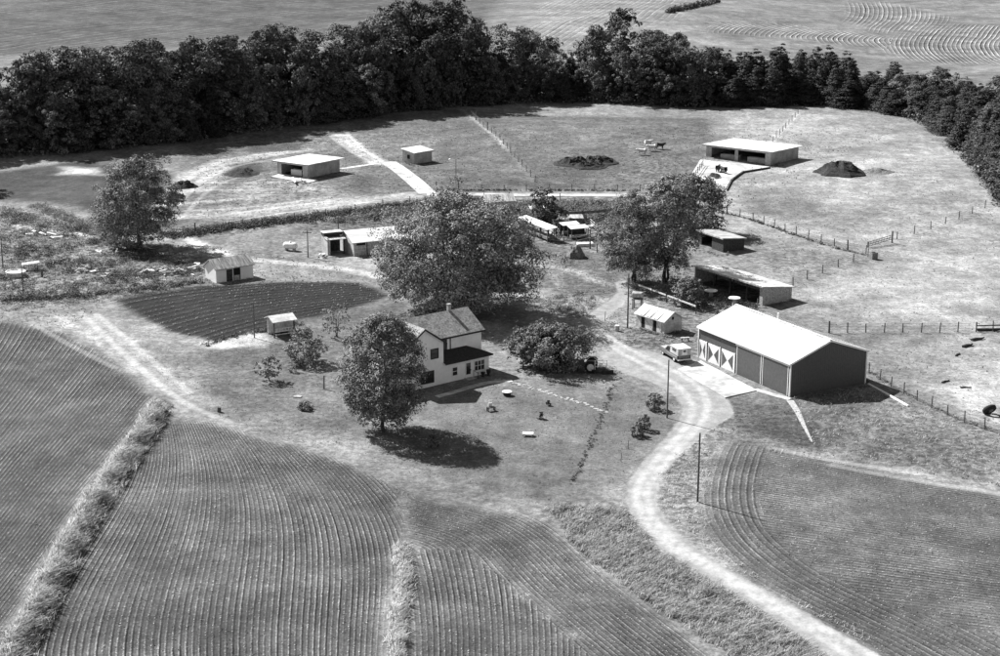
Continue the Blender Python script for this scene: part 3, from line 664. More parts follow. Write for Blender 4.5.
for row in range(5):
    mem = sorted([b for b in belt if b[0] == row], key=lambda b: b[1]); cnt = {0: 0, 1: 0}
    for b in mem:
        _, px, py, x, y, z = b
        ced = (px > 725 and rb.random() < (.9 if row else .8)) or (row == 1 and rb.random() < .1) or (rb.random() < .18 and row == 0 and px > 480) or (row == 0 and rb.random() < .12)
        # height so that the back rows reach the outline seen in the photograph
        hmax = (py - top_at(px)) / (pxm(py) * .985)
        hgt = hmax * (rb.uniform(.42, .72) if row == 0 else rb.uniform(.6, 1.02) if row == 1 else rb.uniform(.66, 1.18))
        hgt = min(max(hgt, 6.5), ((25 if 370 < px < 480 or 585 < px < 690 else 20.5) if px < 725 else 11.5) if not ced else 15.5)
        tm, cm, h0, r0 = rb.choice(CE if ced else BR); sz = hgt / h0; sx = sz * rb.uniform(.62, 1.05)
        if not ced: sx = max(sx, .6)
        else: sx = max(sx * 1.35, .95) * rb.uniform(.9, 1.35)
        k = cnt[int(ced)]; cnt[int(ced)] += 1; rn = ('front', 'second', 'third', 'fourth', 'rearmost')[row]
        lab = (f'dark cedar, {ordinal(k)} from the left in the {rn} row of the shelterbelt' if ced else f'shelterbelt broadleaf tree, {ordinal(k)} from the left in the {rn} row')
        plant_tree('cedar_tree' if ced else 'belt_tree', tm, cm, (x, y, z - .05), lab, 'tree', 'shelterbelt cedars' if ced else 'shelterbelt broadleaf trees', rb.uniform(0, 6.28), (sx, sx, sz))
# shrubs massed under the belt, and a far hedge line
def leaf_mass(name, pts, spread, hmin, hmax, per, size, m, label, cat, seed=3):
    r = np.random.default_rng(seed); P = []; N = []
    for (x, y) in pts:
        z = H(x, y); h = r.uniform(hmin, hmax); k = spread * r.uniform(.6, 1.2); d = r.normal(size=(per, 3)); d /= np.linalg.norm(d, axis=1)[:, None]; d[:, 2] = np.abs(d[:, 2])
        P.append(np.array([x, y, z]) + d * np.array([k, k, h]) * (.5 + .55 * r.random((per, 1)))); N.append(d + np.array([0, 0, .3]))
    V, F, S = leaf_cloud(np.concatenate(P), np.concatenate(N), size, .6, .5, r)
    o = link(name, np_mesh(name, V, F, m, S)); return tag(o, label, cat, kind='stuff')
ug = []
s = 0
while s < cum[-1]:
    x, y, nx_, ny_ = along(s)
    for o in (-.8, 3.5, 8, 14): ug.append((x + nx_ * (o + rb.uniform(-1.5, 1.5)), y + ny_ * (o + rb.uniform(-1.5, 1.5))))
    s += rb.uniform(1.6, 2.8)
leaf_mass('undergrowth', ug, 2.0, 1.2, 3.6, 60, .26, M_belt, 'dark undergrowth along the foot of the shelterbelt', 'undergrowth')
hl = [G(668 + 50 * t + rb.uniform(-2, 2), 13 - 11 * t + rb.uniform(-.5, .5)) for t in np.linspace(0, 1, 60)]
leaf_mass('hedge', [(p.x, p.y) for p in hl], 2.2, 1.2, 2.6, 40, .5, M_belt, 'far dark hedge line beyond the shelterbelt at top', 'hedge', 8)

# ------------------------------------------------------------------ grasses, weeds and seedlings
def sample_poly(P, dens, r=rng):
    P = np.asarray(P); x0, y0 = P.min(0); x1, y1 = P.max(0); n = int((x1 - x0) * (y1 - y0) * dens)
    X = r.uniform(x0, x1, n); Y = r.uniform(y0, y1, n); k = poly_sd(X, Y, P) < 0; return X[k], Y[k]
def sample_line(px, half, dens, r=rng):
    L = np.array([G(*p)[:2] for p in smooth_line(px, 4)]); ln = np.hypot(*np.diff(L, axis=0).T); c = np.concatenate([[0], np.cumsum(ln)])
    n = int(c[-1] * 2 * half * dens); s = r.uniform(0, c[-1], n); T = np.gradient(L, axis=0); T /= np.linalg.norm(T, axis=1)[:, None]
    o = np.clip(r.normal(size=n) * .5, -1.3, 1.3) * half
    return np.interp(s, c, L[:, 0]) - o * np.interp(s, c, T[:, 1]), np.interp(s, c, L[:, 1]) + o * np.interp(s, c, T[:, 0])
def blades(name, X, Y, h, w, m, label, cat, per=1, lean=.5, spread=.35, wind=(.5, -.35), seed=1, hvar=None):
    r = np.random.default_rng(seed); X = np.repeat(X, per) + r.normal(size=len(X) * per) * spread; Y = np.repeat(Y, per) + r.normal(size=len(Y) * per) * spread
    n = len(X); Z = hmap(X, Y) - .03; hh = h * (.5 + .8 * r.random(n)) * (.6 + .7 * np.clip(.5 + .6 * wob(X, Y, .6, 5), 0, 1)); a = r.random(n) * 6.283
    tx = np.cos(a) * w * (.6 + .8 * r.random(n)); ty = np.sin(a) * w * (.6 + .8 * r.random(n))
    lx = (r.normal(size=n) * .5 + wind[0]) * lean * hh; ly = (r.normal(size=n) * .5 + wind[1]) * lean * hh
    B0 = np.stack([X - tx, Y - ty, Z], -1); B1 = np.stack([X + tx, Y + ty, Z], -1)
    M0 = np.stack([X + lx * .35 - tx * .9, Y + ly * .35 - ty * .9, Z + hh * .62], -1); M1 = np.stack([X + lx * .35 + tx * .9, Y + ly * .35 + ty * .9, Z + hh * .62], -1)
    T0 = np.stack([X + lx - tx * .25, Y + ly - ty * .25, Z + hh], -1); T1 = np.stack([X + lx + tx * .25, Y + ly + ty * .25, Z + hh], -1)
    V = np.stack([B0, B1, M1, M0, T1, T0], 1).reshape(-1, 3); i = np.arange(n)[:, None] * 6
    F = np.concatenate([i + np.array([[0, 1, 2, 3]]), i + np.array([[3, 2, 4, 5]])]); o = link(name, np_mesh(name, V, F, m, np.repeat(r.random(n), 6)))
    return tag(o, label, cat, kind='stuff')
X, Y = sample_line(BANK_PX, 1.15, 17); blades('tall_grass', X, Y, .7, .03, M_grass, 'tall pale grass on the bank between the striped fields', 'grass', 9, .9, .16, seed=2)
X, Y = sample_line(STRIP_PX, .7, 16); blades('tall_grass', X, Y, .6, .03, M_grass, 'narrow strip of tall weeds at bottom centre', 'grass', 8, .8, .16, seed=3)
DP = GP([(548, 508), (575, 506), (625, 512), (655, 552), (720, 590), (800, 640), (832, 666), (745, 666), (640, 598), (575, 548)])
X, Y = sample_poly(DP, 9.0); blades('tall_grass', X, Y, .55, .032, M_grass, 'tall windblown grass in the ditch beside the driveway', 'grass', 8, 1.0, .22, seed=4)
X, Y = sample_poly(GP([(662, 462), (700, 445), (712, 470), (700, 500), (715, 545), (760, 580), (880, 640), (860, 640), (740, 575), (672, 520), (660, 495)]), 2.2)
blades('verge_grass', X, Y, .28, .03, M_grass, 'rough verge grass right of the driveway around the utility pole', 'grass', 4, .8, .25, seed=5)
X, Y = sample_poly(GP([(790, 402), (870, 388), (1005, 438), (1005, 482), (930, 474), (850, 460), (812, 450)]), .9)
blades('rough_grass', X, Y, .25, .03, M_grass, 'rough grass slope below the machine shed', 'grass', 4, .8, .3, seed=6)
X, Y = sample_poly(GP([(0, 205), (60, 222), (130, 240), (200, 268), (205, 285), (110, 300), (0, 312)]), 1.6)
k = wob(X, Y, .35, 2) > -.25; leaf_mass('weed_patch', list(zip(X[k], Y[k])), 0.55, 0.12, 0.55, 26, 0.085, M_weed, 'rough weedy grass around the junk at left', 'weeds', 7)
X, Y = sample_line([(0, 300), (40, 299), (90, 295), (140, 290), (200, 282)], 1.4, 3.2); leaf_mass('weed_strip', list(zip(X, Y)), 0.6, 0.3, 0.8, 26, 0.1, M_weedd, 'dark weed strip along the top of the dirt track at left', 'weeds', 8)
X, Y = sample_line([(35, 205), (60, 215), (90, 228), (130, 233)], 1.6, 3); leaf_mass('weed_strip', list(zip(X, Y)), 0.6, 0.3, 0.9, 26, 0.1, M_weed, 'tall weeds along the lane at far left', 'weeds', 9)
X, Y = sample_line([(165, 236), (230, 228), (300, 220), (350, 214), (420, 205), (480, 201)], 2.8, 3.4); leaf_mass('brush_strip', list(zip(X, Y)), 0.8, 0.3, 0.9, 24, 0.13, M_weedd, 'dark brushy strip below the upper dirt lane', 'brush', 10)
X, Y = sample_line([(330, 222), (380, 214), (440, 208), (500, 207)], 3.0, 2.2); leaf_mass('brush_strip', list(zip(X, Y)), 0.8, 0.3, 0.9, 24, 0.13, M_weed, 'pale weeds behind the huge shade tree', 'brush', 21)
X, Y = sample_poly(GP([(510, 202), (640, 203), (640, 216), (600, 224), (520, 224)]), 2.2); leaf_mass('weed_patch', list(zip(X, Y)), 0.7, 0.3, 0.9, 24, 0.13, M_weed, 'weeds below the long white lane behind the stock pens', 'weeds', 11)
X, Y = sample_line([(436, 190.5), (520, 190.5), (640, 191)], .45, 5); leaf_mass('fence_weeds', list(zip(X, Y)), 0.4, 0.2, 0.6, 18, 0.1, M_weedd, 'dark weeds along the fence above the long lane', 'weeds', 12)
X, Y = sample_line([(205, 346), (235, 336), (275, 330), (300, 324)], .7, 6); leaf_mass('hedge_row', list(zip(X, Y)), 0.4, 0.3, 0.7, 20, 0.08, M_weedd, 'low hedge along the near edge of the garden plot', 'hedge', 13)
X, Y = sample_poly(GP([(610, 330), (640, 328), (690, 338), (680, 350), (640, 345)]), 1.4); leaf_mass('weed_patch', list(zip(X, Y)), 0.4, 0.1, 0.3, 18, 0.07, M_weed, 'weeds in the island between driveway and white shed', 'weeds', 14)
X, Y = sample_poly(GP([(690, 300), (700, 285), (760, 308), (740, 318), (700, 312)]), 2.0); leaf_mass('weed_patch', list(zip(X, Y)), 0.5, 0.2, 0.7, 22, 0.09, M_weedd, 'dark weeds before the open-front shed', 'weeds', 15)
X, Y = sample_poly(GP([(535, 300), (585, 290), (600, 302), (580, 318), (550, 312)]), 1.8); leaf_mass('weed_patch', list(zip(X, Y)), 0.5, 0.2, 0.7, 22, 0.09, M_weed, 'weeds beside the drive right of the shade tree', 'weeds', 16)
X, Y = sample_line([(612, 385), (605, 410), (595, 432), (582, 462), (572, 485)], .4, 5); leaf_mass('flower_border', list(zip(X, Y)), 0.2, 0.1, 0.3, 14, 0.06, M_weedd, 'thin dark border of plants winding down the lawn', 'plants', 17)
X, Y = sample_line([(870, 372), (890, 384), (925, 404), (960, 419), (1005, 434)], .5, 4); leaf_mass('fence_weeds', list(zip(X, Y)), 0.3, 0.1, 0.3, 14, 0.07, M_weed, 'weeds along the wire fence below the right pasture', 'weeds', 18)
X, Y = sample_line([(727, 214), (755, 221), (800, 237), (850, 252), (868, 255)], .5, 4); leaf_mass('fence_weeds', list(zip(X, Y)), 0.35, 0.2, 0.45, 16, 0.09, M_weedd, 'dark weeds along the pasture fence at right', 'weeds', 19)
X, Y = sample_poly(GP([(600, 232), (640, 240), (690, 262), (690, 290), (640, 296), (620, 270)]), 1.3); leaf_mass('weed_patch', list(zip(X, Y)), 0.5, 0.2, 0.6, 20, 0.1, M_weed, 'shaded weeds under the trees behind the white shed', 'weeds', 20)

rw = np.random.default_rng(77)
X, Y = sample_poly(GP([(0, 210), (60, 224), (130, 242), (205, 272), (110, 298), (0, 308)]), .7); k = wob(X, Y, .3, 9) > .0
leaf_mass('weed_clumps', list(zip(X[k], Y[k])), 1.0, .5, 1.5, 50, .1, M_weedd, 'taller dark weed clumps among the junk at left', 'weeds', 41)
X, Y = sample_poly(GP([(515, 205), (640, 205), (640, 216), (600, 222), (530, 222)]), .3); leaf_mass('scrub', list(zip(X, Y)), 1.1, .6, 1.5, 50, .14, M_weedd, 'dark scrub behind the stock pens', 'scrub', 42)
X, Y = sample_poly(GP([(250, 222), (350, 210), (480, 200), (505, 212), (400, 222), (330, 224)]), .35); leaf_mass('scrub', list(zip(X, Y)), 1.1, .5, 1.3, 50, .14, M_weedd, 'dark scrub between the barn and the upper dirt lane', 'scrub', 43)
X, Y = sample_poly(GP([(600, 224), (650, 222), (650, 262), (625, 262), (600, 244)]), .35); leaf_mass('scrub', list(zip(X, Y)), .9, .5, 1.4, 46, .12, M_weed, 'pale scrub under the feathery tree beside the stock pens', 'scrub', 44)
for i, (ln, hw, lb) in enumerate((([(792, 400), (830, 394), (868, 387)], .5, 'machine shed gable'), ([(868, 384), (840, 370), (820, 360)], .5, 'back corner of the machine shed'), ([(764, 308), (780, 304), (794, 300)], .4, 'pale end of the dark open-front shed'),
        ([(639, 328), (652, 333), (664, 337), (679, 331)], .4, 'whitewashed driveway shed'), ([(206, 279), (217, 286), (235, 283), (256, 279)], .5, 'white shed by the garden'), ([(355, 259), (380, 256), (405, 253)], .5, 'barn front'),
        ([(700, 250), (723, 256), (732, 250)], .5, 'tin-roofed shed'), ([(771, 168), (788, 158)], .6, 'right end of the long cattle shed'), ([(310, 180), (341, 171.5)], .5, 'right side of the square cattle shed'), ([(406, 163), (415, 166), (436, 162)], .5, 'little pale shed'))):
    X, Y = sample_line(ln, hw, 2.4); leaf_mass('wall_weeds', list(zip(X, Y)), .35, .15, .5, 18, .08, M_weedd if i % 2 else M_weed, f'weeds growing along the foot of the {lb}', 'weeds', 80 + i)
X, Y = sample_poly(DP, .17); leaf_mass('ditch_weeds', list(zip(X, Y)), .55, .25, .6, 34, .07, M_weedd, 'dark weed clumps scattered through the ditch grass', 'weeds', 46)
X, Y = sample_line([(x + 11, y + 2) for x, y in BANK_PX], .35, 3.5); leaf_mass('bank_weeds_and_shade', list(zip(X, Y)), .35, .2, .5, 26, .06, M_weedd, 'dark leaves added as shade along the right foot of the grass bank', 'weeds', 47)  # dark leaf strip added to stand in for the bank's cast shade
X, Y = sample_line(BANK_PX, 1.2, .7); leaf_mass('bank_weeds_and_shade', list(zip(X, Y)), .5, .5, .9, 34, .07, M_weedd, 'dark weed clumps on top of the grass bank', 'weeds', 48)
M_tuft = leaf_mat('grass_tuft', .15, .6, .3, .3); M_clod = leaf_mat('soil_clod', .11, .85, 0, .3)
def tufts(name, PX, dens, size, m, label, cat, seed, h=.1, excl=()):
    r = np.random.default_rng(seed); X, Y = sample_poly(GP(PX), dens, r)
    k = (wob(X, Y, 1.3, seed) + .7 * wob(X, Y, .25, seed + 3) + r.normal(size=len(X)) * .5) > 0
    k &= poly_sd(X, Y, ROADP) > .2
    for e in excl: k &= poly_sd(X, Y, GP(e)) > -.5
    X, Y = X[k], Y[k]; P = np.stack([X, Y, hmap(X, Y) + h * (.3 + .7 * r.random(len(X)))], -1); N = r.normal(size=(len(X), 3)) * .5 + np.array([0, -.35, .7])
    V, F, S = leaf_cloud(P, N, size, .6, .3, r); tag(link(name, np_mesh(name, V, F, m, S)), label, cat, kind='stuff')
tufts('pasture_tufts', [(730, 215), (905, 140), (1005, 225), (1005, 432), (870, 368), (800, 300)], 1.3, .1, M_tuft, 'short grass tufts over the right pasture', 'grass', 51)
tufts('pasture_tufts', [(190, 232), (200, 150), (450, 125), (700, 128), (900, 128), (735, 212), (640, 190), (430, 188)], 1.0, .15, M_tuft, 'short grass tufts over the upper pasture slope', 'grass', 52)
tufts('lawn_tufts', [(200, 352), (330, 305), (430, 380), (560, 378), (680, 400), (625, 480), (540, 505), (400, 470), (230, 425), (120, 345)], 5.0, .065, M_tuft, 'short grass tufts over the lawn and orchard', 'grass', 53, .06)
tufts('rough_tufts', [(0, 205), (130, 235), (330, 262), (380, 290), (200, 290), (120, 300), (60, 330), (0, 320)], 3.0, .12, M_tuft, 'rough grass tufts around the left track', 'grass', 54, .15)
tufts('rough_tufts', [(700, 425), (790, 402), (870, 388), (1005, 438), (1005, 490), (860, 462), (720, 445), (700, 520), (660, 500)], 4.0, .085, M_tuft, 'rough grass tufts below the machine shed', 'grass', 55, .12)
tufts('yard_tufts', [(500, 240), (620, 255), (760, 310), (690, 350), (610, 340), (560, 320), (500, 300)], 3.0, .1, M_tuft, 'grass tufts around the stock pens and driveway shed', 'grass', 56, .12)
for i, (P_, lb) in enumerate(((PA, 'left striped field'), (PB, 'bottom striped field'), (PC1, 'upright-row field'), (PC2, 'slanting-row field'), (PD, 'right striped field'))):
    tufts('soil_clods', P_, 5.5, .06, M_clod, f'loose soil clods over the {lb}', 'soil', 60 + i, .05)
def seedlings(name, PX, u, spacing, dens, h, w, m, label, cat, seed, gap=.25):
    r = np.random.default_rng(seed); X, Y = sample_poly(GP(PX), dens, r); e = .05
    for _ in range(2):
        uu = u(X, Y) / spacing; gx = (u(X + e, Y) - u(X - e, Y)) / (2 * e * spacing); gy = (u(X, Y + e) - u(X, Y - e)) / (2 * e * spacing); g2 = gx * gx + gy * gy + 1e-9
        d = (np.floor(uu) + .25 - uu); d = np.where(d < -.5, d + 1, d); X = X + d * gx / g2; Y = Y + d * gy / g2
    keep = (wob(X, Y, .6, seed) + .8 * r.normal(size=len(X))) > -1 + gap
    keep &= poly_sd(X, Y, GP(PX)) < -.3
    X, Y = X[keep] + r.normal(size=keep.sum()) * .03, Y[keep] + r.normal(size=keep.sum()) * .03
    P = np.stack([X, Y, hmap(X, Y) + h * (.3 + .6 * r.random(len(X)))], -1); N = np.tile(np.array([-.45, .2, 1.0]), (len(P), 1))
    V, F, S = leaf_cloud(P, N, w, .55, .35, r); tag(link(name, np_mesh(name, V, F, m, S)), label, cat, kind='stuff')
seedlings('seedlings', PA, uA, .5, 5, .08, .06, M_seed, 'rows of young crop plants left of the grass bank', 'crop', 31)
seedlings('seedlings', PB, uB, .5, 5, .08, .06, M_seed, 'rows of young crop plants right of the grass bank', 'crop', 32)
seedlings('seedlings', PC1, uC1, .5, 5, .08, .06, M_seed, 'upright crop rows right of the narrow weed strip', 'crop', 33)
seedlings('seedlings', PC2, uC2, .5, 4, .08, .06, M_seed, 'slanting crop rows beside the roadside ditch grass', 'crop', 34)
seedlings('seedlings', PD, uD, .7, 3, .08, .065, M_seed, 'curving crop rows in the field right of the driveway', 'crop', 35)
seedlings('vegetable_rows', PGd, uGd, 1.5, 3.2, .2, .13, M_veg, 'sparse vegetable rows in the dark garden plot', 'crop', 36, .8)

# ------------------------------------------------------------------ building helpers
def frame(A, ang): p = G(*A); return p, math.radians(ang)
def window(par, x0, x1, z0, z1, y, face=-1, bars=(1, 1), fw=.09, m=M_trim, axis='x', pane=M_glass, name='window'):
    """a window on a wall: sash frame, glass, bars; axis 'x' = wall runs along x at y; 'y' = wall runs along y at x=y"""
    def bx(mb, a0, a1, b0, b1, d0, d1):
        lo, hi = sorted((y + face * d0, y + face * d1))
        return mb.box(a0, a1, lo, hi, b0, b1) if axis == 'x' else mb.box(lo, hi, a0, a1, b0, b1)
    fr = MB(); bx(fr, x0 - fw, x0, z0 - fw, z1 + fw, .004, .07); bx(fr, x1, x1 + fw, z0 - fw, z1 + fw, .004, .07); bx(fr, x0, x1, z1, z1 + fw, .004, .068); bx(fr, x0, x1, z0 - fw, z0, .004, .09)
    w = fr.build(name, m, par); g = MB(); bx(g, x0, x1, z0, z1, .003, .022); g.build('pane', pane, w)
    for i in range(bars[0]): xx = x0 + (x1 - x0) * (i + 1) / (bars[0] + 1); b = MB(); bx(b, xx - .03, xx + .03, z0, z1, .024, .05); b.build('muntin', m, w)
    for i in range(bars[1]): zz = z0 + (z1 - z0) * (i + 1) / (bars[1] + 1); b = MB(); bx(b, x0, x1, zz - .03, zz + .03, .026, .052); b.build('muntin', m, w)
    return w

# ------------------------------------------------------------------ farmhouse
def farmhouse():
    p, a = frame((443.7, 383.5), 38.0); p.z -= .0
    h = thing('farmhouse', 'white two-storey farmhouse with grey shingled roof and dark porch roof', 'house', p, a)
    E = 5.4; W = M_white
    # main block behind (ridge along x), wing in front on the left (gable to the front), porch filling the corner
    X0, X1, Y0, Y1 = -8.2, 7.2, 1.8, 8.4; R = 2.0; ym = (Y0 + Y1) / 2; t = .15
    wl = MB().box(X0, X1, Y0, Y0 + t, -.4, E); wl.build('wall', W, h)
    MB().box(X0, X1, Y1 - t, Y1, -.4, E).build('wall', W, h)
    for xx in (X0, X1 - t):
        MB().prism([(xx, Y0 + t, -.4), (xx, Y1 - t, -.4), (xx, Y1 - t, E), (xx, ym, E + R - .12), (xx, Y0 + t, E)], (t, 0, 0)).build('wall', W, h)
    oh = .35
    k = R / (ym - Y0)
    zf = E - oh * k + .1
    rf = MB().slab([(X0 - oh, Y0 - oh, zf), (X1 + oh, Y0 - oh, zf), (X1 + oh, ym, E + R + .1), (X0 - oh, ym, E + R + .1)], .14).build('roof', M_shingle, h)
    MB().slab([(X0 - oh, ym, E + R + .1), (X1 + oh, ym, E + R + .1), (X1 + oh, Y1 + oh, zf), (X0 - oh, Y1 + oh, zf)], .14).build('roof', M_shingle, h)
    MB().box(X0 - oh, X1 + oh, Y0 - oh - .06, Y0 - oh - .003, zf - .22, zf - .01).build('fascia', M_dark, rf)
    ch = MB().box(4.4, 4.8, ym - .2, ym + .2, E + R - .5, E + R + .85).build('chimney', M_block, rf); MB().box(4.36, 4.84, ym - .24, ym + .24, E + R + .852, E + R + .93).build('cap', M_block, ch)
    mb = MB().tube((.9, ym - .05, E + R - .2), (.9, ym - .05, E + R + 2.0), .03, .02, 6); an = mb.build('antenna_mast', M_dark, rf)
    # wing
    wx0, wx1, we = -5.8, 0.0, 5.4; wr = 2.0; xm = (wx0 + wx1) / 2
    MB().prism([(wx0, 0, -.4), (wx1, 0, -.4), (wx1, 0, we), (xm, 0, we + wr - .1), (wx0, 0, we)], (0, t, 0)).build('wing_wall', W, h)
    for xx in (wx0, wx1 - t): MB().box(xx, xx + t, t, Y0 - .004, -.4, we).build('wing_wall', W, h)
    kk = wr / (xm - wx0); ze = we - oh * kk + .1
    for s in (0, 1):
        e = wx0 - oh if s == 0 else wx1 + oh
        q = [(e, -.3, ze), (xm, -.3, we + wr + .1), (xm, 5.0, we + wr + .1), (e, 1.9, ze)]
        if s == 0: q = [q[0], q[1], q[2], q[3]]
        else: q = [q[1], q[0], q[3], q[2]]
        wrf = MB().slab(q, .14).build('wing_roof', M_shingle, h)
    MB().prism([(wx1 + oh, -.36, ze - .03), (xm, -.36, we + wr + .07), (xm, -.36, we + wr - .15), (wx1 + oh, -.36, ze - .25)], (0, .055, 0)).build('rake_board', M_dark, h)
    MB().prism([(wx0 - oh, -.36, ze - .25), (xm, -.36, we + wr - .15), (xm, -.36, we + wr + .07), (wx0 - oh, -.36, ze - .03)], (0, .055, 0)).build('rake_board', M_dark, h)
    # porch
    px1 = 7.0; pe = 2.6
    pw = MB().box(.004, px1, 0, t, -.4, pe).build('porch_wall', W, h); MB().box(px1 - t, px1, t, Y0 + 2.2, -.4, pe).build('porch_wall', W, h)
    o2 = .4; zt = pe + 1.0; zp = pe - .02
    pr = MB(); v = [(.02, -o2, zp), (px1 + o2, -o2, zp), (px1 + o2, Y0 + 2.4, zp), (px1 - 2.2, Y0 + 2.4, zt), (px1 - 2.2, Y0 - .01, zt), (.02, Y0 - .01, zt)]
    pr.slab([v[0], v[1], v[4], v[5]], .12); pr.build('porch_roof', M_shingled, h)
    MB().slab([v[1], v[2], v[3], v[4]], .12).build('porch_roof', M_shingled, h)
    MB().box(.02, px1 + o2, -o2 - .05, -o2 - .004, zp - .17, zp - .01).build('porch_fascia', M_dark, h)
    # openings
    window(h, -1.85, -.85, 3.5, 4.6, 0, bars=(0, 1), m=M_dark); window(h, -3.35, -1.55, .55, 1.9, 0, bars=(1, 0), m=M_dark)
    window(h, .75, 1.75, 3.7, 4.85, Y0, bars=(0, 1), m=M_dark)
    MB().box(2.3, 2.4, Y0 - .09, Y0 - .005, 2.9, E - .2).build('downpipe', M_dark, h)
    window(h, 1.35, 2.05, .75, 1.75, 0, bars=(0, 1))
    window(h, 4.75, 6.25, .75, 1.95, 0, bars=(2, 1))
    d = MB().box(3.3, 4.2, -.06, -.005, .1, 2.1).build('door', M_trim, h); MB().box(3.42, 4.08, -.075, -.062, .5, 1.95).build('door_glass', M_glass, d); MB().box(4.05, 4.14, -.12, -.078, .95, 1.08).build('handle', M_dark, d)
    for i in range(2): MB().box(3.15, 4.35, -.5 - .4 * i - .4, -.004 if i == 0 else -.902, -.3, .1 - .18 * i).build('step', M_concrete, h)
    mb = MB()
    for yy in (-.25, -1.2): mb.tube((4.42, yy, -.1), (4.42, yy, .95), .03)
    mb.tube((4.42, -.2, .93), (4.42, -1.25, .75), .03); mb.build('handrail', M_dark, h)
    return h
farmhouse()
p = G(505, 307.0)
# flat-roofed rear addition glimpsed over the lawn tree
def rear_shed():
    p, a = frame((398, 349), 38.0)
    h = thing('rear_lean_to', 'low pale-roofed lean-to behind the lawn tree, left of the farmhouse', 'shed', p, a)
    MB().box(0, 3.6, 0, 3.4, -.3, 2.0).build('wall', M_white, h)
    MB().slab([(-.2, -.2, 2.05), (3.8, -.2, 2.05), (3.8, 3.6, 2.65), (-.2, 3.6, 2.65)], .1).build('roof', M_galv, h)
    window(h, 1.0, 1.9, .7, 1.6, 0)
rear_shed()

# ------------------------------------------------------------------ machine shed
def machine_shed():
    p, a = frame((789.4, 396.6), 28.6)
    h = thing('machine_shed', 'large grey metal machine shed with bright white gable roof', 'shed', p, a)
    W, L, E, R = 11.6, 18.9, 4.15, 2.05; t = .12; xm = W / 2
    def gable(y, d): return MB().prism([(0, y, -.4), (W, y, -.4), (W, y, E), (xm, y, E + R), (0, y, E)], (0, d, 0))
    g = gable(0, t).build('end_wall', M_metalw, h); gable(L - t, t).build('end_wall', M_metalw, h)
    rb_ = MB()
    for i in range(1, 38):
        x = W * i / 38; zt = E + R * (1 - abs(x - xm) / xm) - .06; rb_.box(x - .025, x + .025, -.022, .002, -.3, zt)
    rb_.build('siding_ribs', M_metalw, g)
    MB().box(W - t, W, t, L - t, -.4, E).build('side_wall', M_metalw, h)
    sw = MB().box(0, t, t, L - t, -.4, E).build('side_wall', M_metalw, h)
    oh = .22; k = R / xm; ze = E - oh * k + .12
    for s in (0, 1):
        e = -oh if s == 0 else W + oh; q = [(e, -oh, ze), (xm, -oh, E + R + .12), (xm, L + oh, E + R + .12), (e, L + oh, ze)]
        if s: q = [q[1], q[0], q[3], q[2]]
        rf = MB().slab(q, .12).build('roof', M_roofw, h); sm = MB()
        for i in range(1, 24):
            y = -oh + (L + 2 * oh) * i / 24; sm.slab([(min(e, xm), y - .03, (ze if e < xm else E + R + .12) + .035), (max(e, xm), y - .03, (ze if e > xm else E + R + .12) + .035), (max(e, xm), y + .03, (ze if e > xm else E + R + .12) + .035), (min(e, xm), y + .03, (ze if e < xm else E + R + .12) + .035)], .034)
        sm.build('roof_seams', M_roofw, rf)
    MB().box(xm - .18, xm + .18, -oh, L + oh, E + R + .13, E + R + .19).build('ridge_cap', M_roofw, h)
    for x in (-.09, W - .07): MB().box(x, x + .16, -.09, .07, -.3, E - .02).build('corner_trim', M_trim, h)
    MB().box(-.09, .07, L - .07, L + .09, -.3, E - .02).build('corner_trim', M_trim, h)
    for s in (0, 1):
        pts = [(0 - oh, -oh - .05, ze - .02), (xm, -oh - .05, E + R + .1), (xm, -oh - .05, E + R - .12), (0 - oh, -oh - .05, ze - .24)] if s == 0 else [(xm, -oh - .05, E + R - .12), (xm, -oh - .05, E + R + .1), (W + oh, -oh - .05, ze - .02), (W + oh, -oh - .05, ze - .24)]
        MB().prism(pts, (0, .045, 0)).build('rake_trim', M_trim, h)
    MB().box(-oh - .05, -oh - .004, -oh, L + oh, ze - .22, ze - .01).build('eave_trim', M_trim, h)
    # sliding doors at the near end with track, and three cross-braced doors at the far end
    for y0, y1 in ((.3, 5.35), (5.6, 10.6)):
        d = MB().box(-.07, -.006, y0, y1, .05, E - .45).build('sliding_door', M_metalw, h)
        for yy in (y0, y1 - .1): MB().box(-.1, -.072, yy, yy + .1, .05, E - .45).build('edge_trim', M_trim, d)
    MB().box(-.16, -.004, .1, 10.8, E - .42, E - .28).build('door_track', M_trim, h)
    dz = 2.5
    for y0, y1 in ((11.25, 13.85), (14.35, 16.75), (17.25, 18.7)):
        d = MB().box(-.07, -.006, y0, y1, .05, dz).build('braced_door', M_trim, h)
        ym, zm = (y0 + y1) / 2, (.05 + dz) / 2; i = .14
        # dark upper, lower... triangles left and right, white triangles above and below
        for s in (0, 1):
            ye = y0 + i if s == 0 else y1 - i; yc = ym - .12 if s == 0 else ym + .12
            tri = [(-.072, ye, .3), (-.072, ye, dz - .25), (-.072, yc, zm)]
            if s == 0: tri = tri[::-1]
            MB().prism(tri, (-.02, 0, 0)).build('dark_triangle', M_metalw, d)
        for yy in (y0 - .24, y1 + .04): MB().box(-.09, -.005, yy, yy + .2, .02, dz + .05).build('door_post', M_trim if yy < y0 else M_metald, h)
    MB().tube((xm + 1.2, L * .62, E + R * .8 - .3), (xm + 1.2, L * .62, E + R + .55), .12).build('vent_pipe', M_trim, h)
    return h
machine_shed()

